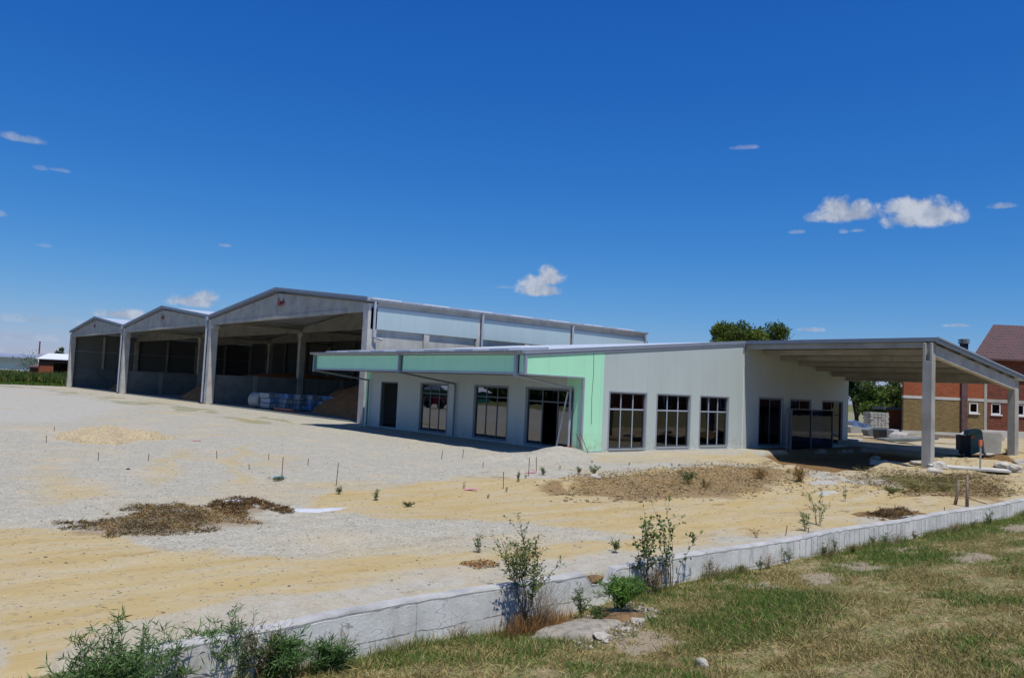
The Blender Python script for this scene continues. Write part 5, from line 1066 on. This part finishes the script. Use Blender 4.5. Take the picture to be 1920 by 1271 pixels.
def slab3(name, lab, cat, u, v, L, W_, H_, rz, mat, tilt=0, rx=0, group=None, dz=0):
    p = G(u, v); m = MB(); c = np.array([p[0], p[1], H1(p[0], p[1]) + H_ / 2 + dz]); ax = np.array([math.cos(rz) * math.cos(tilt), math.sin(rz) * math.cos(tilt), math.sin(tilt)]); ay = np.array([-math.sin(rz), math.cos(rz), rx]); az = np.cross(ax, ay)
    m.obb(c, ax, L / 2, ay, W_ / 2, az, H_ / 2); return tag(m.build(name, MT[mat], bevel=.02), lab, cat, group)
gs = 'concrete strips and slabs on the ground by the canopy'
xr_ = rad(0)
slab3('foundation_strip', 'long pale concrete foundation strip running behind the near column', 'concrete strip', 1665, 842, 7.5, .35, .3, rad(-88), 'concb', group=gs)
slab3('foundation_strip', 'second pale foundation strip nearer the pit by the column', 'concrete strip', 1700, 856, 3.2, .4, .25, rad(-75), 'concb', group=gs)
slab3('foundation_strip', 'short pale foundation strip right of the near column', 'concrete strip', 1750, 846, 2.2, .3, .3, rad(-80), 'concb', group=gs)
slab3('concrete_slab', 'grey flat slab lying on the soil right of the near column', 'concrete slab', 1815, 880, 2.8, 1.0, .1, rad(-60), 'concb', group=gs)
slab3('concrete_block', 'pale concrete block sitting at the end of the ledge', 'concrete block', 1600, 835, 1.0, .8, .4, rad(10), 'concb', group=gs)
# utility cabinet and leaning slab
p = G(1822, 856); ux = np.array([RH[0], RH[1]]); px_ = 1486.13
Dc = float((np.array(p[:2]) - CAM[:2]) @ FH)
cab = thing('utility_cabinet', 'dented green metal utility cabinet with one black side and red sticker', 'cabinet', tuple(p))
zg = H1(p[0], p[1]) - .05
def pp(u, v, D=None): return PL(u, v, D or Dc)
q = [pp(1802, 851), pp(1802, 815), pp(1820, 817), pp(1820, 853)]; m = MB(FT); m.prism(q, 'y', Dc, Dc + .5); m.build('side_panel', MT['black'], cab, bevel=.015)
q = [pp(1820.3, 853), pp(1820.3, 816.5), pp(1842, 808), pp(1842, 846)]; m = MB(FT); m.prism(q, 'y', Dc + .005, Dc + .5); m.build('door', MT['dgreen'], cab, bevel=.015)
q = [pp(1815, 816), pp(1817, 807), pp(1836, 804), pp(1842.3, 808), (pp(1820.3, 816.5)[0], pp(1820.3, 816)[1] + .01)]; m = MB(FT); m.prism(q, 'y', Dc + .01, Dc + .45); m.build('hood', MT['dgreen'], cab, bevel=.01)
q = [pp(1821, 817), pp(1827, 816), pp(1827, 821), pp(1821, 822)]; m = MB(FT); m.prism(q, 'y', Dc - .012, Dc - .001); m.build('sticker', MT['orange'], cab)
m = MB(FT); m.tube([(pp(1836, 830)[0], Dc - .03, pp(1836, 830)[1]), (pp(1836, 836)[0], Dc - .03, pp(1836, 836)[1])], .02, 6); m.build('handle', MT['steel'], cab)
slab_px('leaning_slab', 'rough grey concrete slab leaning behind the green cabinet', 'concrete slab', [(1840, 809), (1876, 812), (1880, 816), (1876, 858), (1842, 850)], Dc + .62, .3, 'conc', depth=.25, group=gs)
slab_px('precast_slab', 'pale low concrete wall panel behind the cabinet top', 'concrete slab', [(1803, 814), (1818, 806), (1884, 808), (1884, 826), (1803, 826)], Dc + 6, .3, 'concb', depth=.3, group=gs)
# stakes, rebars, poles
def rod(name, lab, cat, u, v, h, r=.012, mat='rust', lean=(0, 0), group=None, cap=None):
    p = G(u, v); z = H1(p[0], p[1]); t = thing(name, lab, cat, (p[0], p[1], z), group); m = MB(); m.tube([(p[0], p[1], z - .1), (p[0] + lean[0], p[1] + lean[1], z + h)], r, 6); m.build('shaft', MT[mat], t)
    if cap: m = MB(); m.tube([(p[0] + lean[0], p[1] + lean[1], z + h - .02), (p[0] + lean[0], p[1] + lean[1], z + h + cap[1])], r + cap[2], 8); m.build('cap', MT[cap[0]], t)
    return t
rgp = 'marking rods standing in the gravel'
for u, vb, vt, lab in [(497 + 31, 901, 857, 'tall marking rod standing behind the blue plastic scrap'), (630, 911, 868, 'tallest marking rod at the corner of the yellow sand'), (577, 872, 860, 'short rod between the two tall marking rods'), (407, 860, 845, 'rod at the top of the right tyre track'),
        (468, 880, 870, 'short rod right of the right tyre track'), (504, 862, 851, 'thin short rod left of the tall ones'), (102, 808, 800, 'farthest small rod above the gravel heap'), (87, 830, 816, 'rod left of the gravel heap'), (184, 864, 848, 'rod with white tape below the gravel heap'),
        (278, 864, 850, 'second rod with white tape below the gravel heap'), (827, 860, 845, 'rod near the shadow edge, left one of the pair'), (867, 858, 843, 'rod near the shadow edge, right one of the pair'), (991, 892, 857, 'thin rod beside the pink ribbon'), (1006, 884, 858, 'thin rod right of the pink ribbon'),
        (944, 916, 885, 'thin brown rod standing in the yellow sand'), (905, 876, 866, 'small tilted rod on the gravel'), (1472, 1003, 985, 'short peg by the wall, left one'), (1515, 1000, 988, 'short peg by the wall, second one'), (1770, 960, 950, 'short wooden peg near the dark brush')]:
    p = G(u, vb); d = (np.array(p[:2]) - CAM[:2]) @ FH; rod('marking_rod', lab, 'rod', u, vb, (vb - vt) * d / 1486, .005 + .00022 * d, 'rust', (random.uniform(-.03, .03), random.uniform(-.04, .04)), rgp)
rod('pipe_stake', 'grey stake with orange cap in front of the green cabinet', 'stake', 1838, 883, 1.05, .035, 'conc', cap=('orange', .22, .03))
# leaning prop pole, rods against the wall, orange pipe end
m = MB(); p = G(1041, 846); q = (-.10, .78, 2.38); m.tube([(p[0], p[1], H1(p[0], p[1]) - .03), q], .038, 8); tag(m.build('prop_pole', MT['steel']), 'pale metal prop pole leaning against the big corner window frame', 'pole')
gg2 = 'rusty rods leaning on the mint green wall'
for i, (u0, u1, v1) in enumerate([(1094, 1093, 815), (1097, 1092, 820), (1103, 1096, 815)]):
    p = G(u0, 850); zt = PL(u1, v1, 31.5)[1]; m = MB(); m.tube([(p[0], p[1], -.05), (p[0] - .22 + .04 * i, -.05, zt)], .014, 6); tag(m.build('rusty_rod', MT['rust']), ['left upright rusty rod leaning on the green wall corner', 'middle crossing rusty rod leaning on the green wall corner', 'right longest rusty rod leaning on the green wall corner'][i], 'rod', gg2)
m = MB(); m.tube([(-.12, .60, .16), (-.14, .58, .02), (-.35, .40, -.02)], .075, 12); tag(m.build('drain_elbow', MT['orange']), 'bright orange drain pipe elbow at the foot of the corner downpipe', 'pipe')
p = G(523, 899); m = MB(); m.obb((p[0], p[1], H1(p[0], p[1]) + .04), (1, .2, 0), .12, (-.2, 1, 0), .08, (0, 0, 1), .035); tag(m.build('plastic_scrap', MT['teal'], bevel=.03), 'small teal blue plastic scrap at the foot of a marking rod', 'scrap')
for (u, v, lab) in [(996, 887, 'pink ribbon lying on the gravel edge by thin rods'), (882, 919, 'pale pink paint mark cloth on the yellow sand'), (368, 827, 'tiny red ribbon on the far gravel')]:
    p = G(u, v); m = MB(); m.obb((p[0], p[1], H1(p[0], p[1]) + .03), (.8, -.6, .1), .16, (.6, .8, 0), .05, (0, 0, 1), .012); tag(m.build('ribbon', MT['pink'], bevel=.01), lab, 'ribbon', 'marking ribbons')
# white lime streaks
def sheet(name, lab, pl, mat, cat='lime streak', dz=.012, group=None):
    pts = W2(pl); c = np.mean(pts, 0); m = MB(); n = len(pts); sub = []
    for i in range(n):
        a, b_ = np.array(pts[i]), np.array(pts[(i + 1) % n])
        for k in range(5): q = a + (b_ - a) * k / 5; q = c + (q - c) * (1 + random.uniform(-.14, .1)); sub.append(q)
    vs = [(c[0], c[1], H1(*c) + dz + .02)]; R1 = [c + (q - c) * .6 for q in sub]; N_ = len(sub)
    vs += [(q[0], q[1], H1(*q) + dz + .015) for q in R1] + [(q[0], q[1], H1(*q) - .005) for q in sub]
    fs = [(0, 1 + i, 1 + (i + 1) % N_) for i in range(N_)] + [(1 + i, 1 + N_ + i, 1 + N_ + (i + 1) % N_, 1 + (i + 1) % N_) for i in range(N_)]
    m.add(vs, fs); return tag(m.build(name, MT[mat], smooth=True), lab, cat, group)
sheet('lime_streak', 'white lime streak lying on the gravel by the yellow sand', [(535, 955), (552, 950), (600, 951), (655, 947), (640, 953), (590, 959), (552, 959)], 'lime', group='white streaks')
sheet('lime_streak', 'short faint white streak left of the brown trail', [(415, 940), (445, 937), (465, 940), (450, 944), (425, 943)], 'lime', group='white streaks')
sheet('screed_patch', 'upper pale grey screed patch on the sand right of the reddish bush', [(1508, 905), (1530, 902), (1565, 902), (1572, 906), (1540, 909)], 'conc', 'screed patch', group='pale screed patches')
sheet('screed_patch', 'lower pale grey screed patch on the sand right of the reddish bush', [(1525, 922), (1545, 917), (1570, 918), (1572, 924), (1545, 927)], 'conc', 'screed patch', group='pale screed patches')
# gravel sand heap on the left
heap('sand_heap', 'low tan gravel and sand heap on the far left of the yard', 'sand heap', W2([(112, 822), (125, 812), (160, 810), (200, 806), (228, 812), (250, 818), (330, 819), (330, 824), (262, 826), (215, 832), (150, 832)]), .5, .55, MT['sandheap'], step=.12, nz=.35, seed=77, rnd=1.6)
def vheap(name, lab, cat, px, z0, hm, mat, sd):
    return heap(name, lab, cat, W2z(px, z0), .5, hm, mat, step=.035, nz=.14, seed=sd, z0=float(np.mean([H1(*q) for q in W2z(px, z0)])), rnd=3.0)
vheap('cement_heap', 'pale crumbly cement heap in the grass below the green tussock', 'cement heap', [(1000, 1200), (1050, 1172), (1120, 1168), (1190, 1150), (1215, 1170), (1150, 1195), (1100, 1215), (1060, 1205)], -.45, .10, MT['cement'], 81)
vheap('dark_soil_heap', 'dark brown soil patch right under the green tussock', 'soil heap', [(1140, 1158), (1200, 1152), (1222, 1172), (1190, 1180), (1150, 1172)], -.42, .10, MT['soil'], 82)
# rocks
def rock(name, lab, x, y, sx, sy, sz, mat='stone', seed=0, group=None, z=None, cat='rock'):
    import bmesh
    me = bpy.data.meshes.new(name); b = bmesh.new(); bmesh.ops.create_icosphere(b, subdivisions=3, radius=1); r = random.Random(seed)
    pl_ = [(Vector((r.gauss(0, 1), r.gauss(0, 1), r.gauss(0, .8))).normalized(), r.uniform(.55, .85)) for _ in range(9)]
    for v in b.verts:
        for n_, d_ in pl_:
            k = v.co.dot(n_) - d_
            if k > 0: v.co -= n_ * k
        v.co += Vector((r.gauss(0, 1), r.gauss(0, 1), r.gauss(0, 1))) * .02; v.co = Vector((v.co.x * sx, v.co.y * sy, v.co.z * sz))
    b.to_mesh(me); b.free(); o = bpy.data.objects.new(name, me); COL.objects.link(o); me.materials.append(MT[mat]); o.location = (x, y, (H1(x, y) if z is None else z) + sz * .35); o.rotation_euler = (0, 0, r.uniform(0, 3)); return tag(o, lab, cat, group)
rock('soil_lump', 'rusty brown soil and root lump filling the broken notch of the wall', (NX0 + NX1) / 2 - .05, -15.27, .26, .085, .07, 'soil', 7, z=-.125, cat='soil lump').rotation_euler = (0, 0, 0)
x, y = G(1315, 1248)[:2]; rock('rock', 'pale grey rock lying in the grass at the bottom of the picture', x, y, .10, .075, .06, seed=1)
for i, (u, v, s_, lab) in enumerate([(1085, 1190, .22, 'large crumbled pale stone in front of the green tussock'), (1130, 1195, .16, 'pale stone right of the large crumbled one'), (1050, 1183, .12, 'small pale stone by the dry tuft'), (1195, 1165, .13, 'pale stone right of the green tussock'), (1175, 1180, .10, 'brownish stone below the green tussock'), (1100, 1172, .10, 'small stone just above the large crumbled one')]):
    x, y = G(u, v)[:2]; rock('rubble_stone', lab, x, min(y, -15.55), s_ * .9, s_ * .75, s_ * .26, 'stone', 10 + i, 'rubble stones under the wall')
for i, (u, v, s_, lab) in enumerate([(1700, 862, .45, 'pale boulder left of the near canopy column'), (1718, 868, .38, 'boulder touching the near canopy column'), (1683, 858, .35, 'small boulder left of the pale boulder'), (1762, 878, .5, 'long rock right of the near column foot'), (1880, 876, .4, 'yellowish boulder right of the pit'),
        (1900, 885, .5, 'big grey rock at the right picture edge'), (1915, 872, .45, 'grey rock above the big one at the right edge'), (1750, 886, .35, 'flat rock in front of the near column'), (1640, 862, .4, 'rubble lump at the end of the shadow'), (1660, 852, .35, 'rubble lump behind the shadow'), (1855, 868, .3, 'rock at the pit edge'), (1115, 908, .2, 'tan lump on the brown ridge'), (240, 880, .06, 'dark single stone on the left gravel')]):
    x, y = G(u, v)[:2]; rock('boulder', lab, x, y, s_, s_ * .7, s_ * .45, 'stone' if i != 12 else 'black', 30 + i, 'boulders and lumps on the site')
# scattered stones as one countless mass
def stones(name, lab, n, area, smin, smax, col, sd):
    r = np.random.default_rng(sd); P = r.uniform((-24, -14.8), (14, 12), (n * 30, 2))
    if area is not None and max(q[1] for q in area) < -14.9: lo_ = np.min(area, 0); hi_ = np.max(area, 0); P = r.uniform(lo_, hi_, (n * 4, 2))
    if area is not None: P = P[sdpoly(P[:, 0], P[:, 1], area) + (fbm(P[:, 0], P[:, 1], sd, 3) - .5) * (2 if len(P) > 50000 else .3) > 0]
    d = P - CAM[:2]; f = d @ FH; s = d @ RH; k = (f > 6) & (np.abs(s) < f * .7) & (r.random(len(P)) < np.clip((9 / np.maximum(f, 1)) ** 1.2, 0, 1)); P = P[k][:n]; n = len(P)
    base = np.array([(1, 0, 0), (0, 1, 0), (-1, 0, 0), (0, -1, 0), (0, 0, 1), (0, 0, -.6)], float); F = np.array([(0, 1, 4), (1, 2, 4), (2, 3, 4), (3, 0, 4), (1, 0, 5), (2, 1, 5), (3, 2, 5), (0, 3, 5)])
    sz = r.uniform(smin, smax, n) * r.random(n) ** .5; a = r.uniform(0, 6.28, n); B = base[None] * (1 + r.normal(size=(n, 6, 1)) * .25) * sz[:, None, None] * np.array([1, 1, .6]); c, s_ = np.cos(a)[:, None], np.sin(a)[:, None]
    X = B[..., 0] * c - B[..., 1] * s_ + P[:, :1]; Y = B[..., 0] * s_ + B[..., 1] * c + P[:, 1:]; Z = B[..., 2] + hz(P[:, 0], P[:, 1])[:, None] + sz[:, None] * .15
    col_ = np.repeat(np.array(col)[None] * (.5 + r.random((n, 1))), 6, 0); o = np_mesh(name, np.stack([X, Y, Z], -1).reshape(-1, 3), np.full(n * 8, 3), (F[None] + (np.arange(n) * 6)[:, None, None]).ravel(), MT['dleaf'], None, {'Col': np.clip(col_, 0, 1)}); return tag(o, lab, 'stones', kind='stuff')
stones('gravel_stones', 'loose pale stones and clods strewn over the yard', 12000, None, .006, .024, (.46, .43, .36), 4)
stones('soil_clods', 'brown and tan soil clods strewn over the churned ridges on the right', 3400, W2([(1000, 915), (1100, 890), (1300, 872), (1480, 868), (1600, 895), (1700, 865), (1925, 860), (1925, 935), (1700, 930), (1500, 925), (1200, 945), (1080, 935)]), .012, .06, (.34, .25, .14), 14)
stones('cement_crumbs', 'pale cement crumbs and stones spilled in the grass under the tussock', 900, W2z([(985, 1215), (1050, 1165), (1120, 1160), (1200, 1140), (1235, 1175), (1170, 1215), (1100, 1235), (1040, 1225)], -.45), .012, .045, (.36, .335, .285), 24)
# crooked stakes with wire at right
gs2 = 'crooked wooden stakes with wire'
for i, (u, v, h_, le) in enumerate([(1789, 946, .62, (.12, -.05)), (1813, 950, .78, (.05, .02))]):
    p = G(u, v); z = H1(p[0], p[1]); m = MB(); m.tube([(p[0], p[1], z - .1), (p[0] + le[0] * .5 + .03, p[1] + le[1], z + h_ * .5), (p[0] + le[0], p[1] + le[1], z + h_)], [.045, .035, .03], 7)
    tag(m.build('wooden_stake', MT['wood'], smooth=True), ['left shorter crooked wooden stake near the wall at right', 'right taller crooked wooden stake near the wall at right'][i], 'stake', gs2)
p = G(1745, 930); q = G(1800, 942); r_ = G(1850, 948); m = MB(); m.tube([tuple(p + [0, 0, .03]), tuple(q + [0, 0, .18]), tuple(r_ + [0, 0, .05])], .012, 5); tag(m.build('bent_wire', MT['rust']), 'bent rusty wire lying between the crooked stakes', 'wire')
# ------------------------------------------------------------------ places seen only as reflections in the windows
belt('roadside_hedge', 'dark green hedge band reflected in the office windows', 16000, (-75, -66), (-60, 120), (2.5, 4.5), .9, 15, (.03, .06, .015), (.12, .12, .04), .3, 'hedge')
belt('roadside_hedge', 'dark green tree band reflected in the side windows', 12000, (-60, 120), (-62, -52), (4.5, 8), 1.4, 16, (.02, .04, .012), (.05, .06, .02), .2, 'hedge')
b = thing('neighbour_house', 'brick house with white framed windows reflected in the office side windows', 'house', (58, -30, 0))
m = MB(); m.box(40, 78, -38, -30, -.1, 5.6); m.build('wall', MT['obrick'], b); m = MB(); m.prism([(-38.6, 5.61), (-29.4, 5.61), (-34, 8.4)], 'x', 39.5, 78.5); m.build('roof', MT['purple'], b)
for k in range(7):
    x = 43 + k * 5; m = MB(); m.box(x, x + 1.2, -29.99, -29.93, 1.2, 2.5); w_ = m.build('window', MT['white'], b); m = MB(); m.box(x + .12, x + 1.08, -29.925, -29.91, 1.32, 2.38); m.build('pane', MT['black'], w_)
b = thing('green_shed', 'green shed with a pale roof reflected in the first front window', 'shed', (-50, 76, 0))
m = MB(); m.box(-54, -46, 73, 79, -.1, 1.7); m.build('wall', MT['shedg'], b); m = MB(); m.prism([(72.6, 1.72), (79.4, 1.72), (76, 2.6)], 'x', -54.4, -45.6); m.build('roof', MT['sky'], b)
b = thing('red_trailer', 'red farm trailer reflected in the first front window', 'trailer', (-25, 46, 0))
m = MB(); m.box(-26.5, -25, 44, 48, .35, 1.1); m.build('body', MT['red'], b)
for yy in (44.8, 47.2):
    m = MB(); ring(m, (-24.6, yy, .5), (1, 0, 0), .5, .22, -.35); m.build('wheel', MT['black'], b)
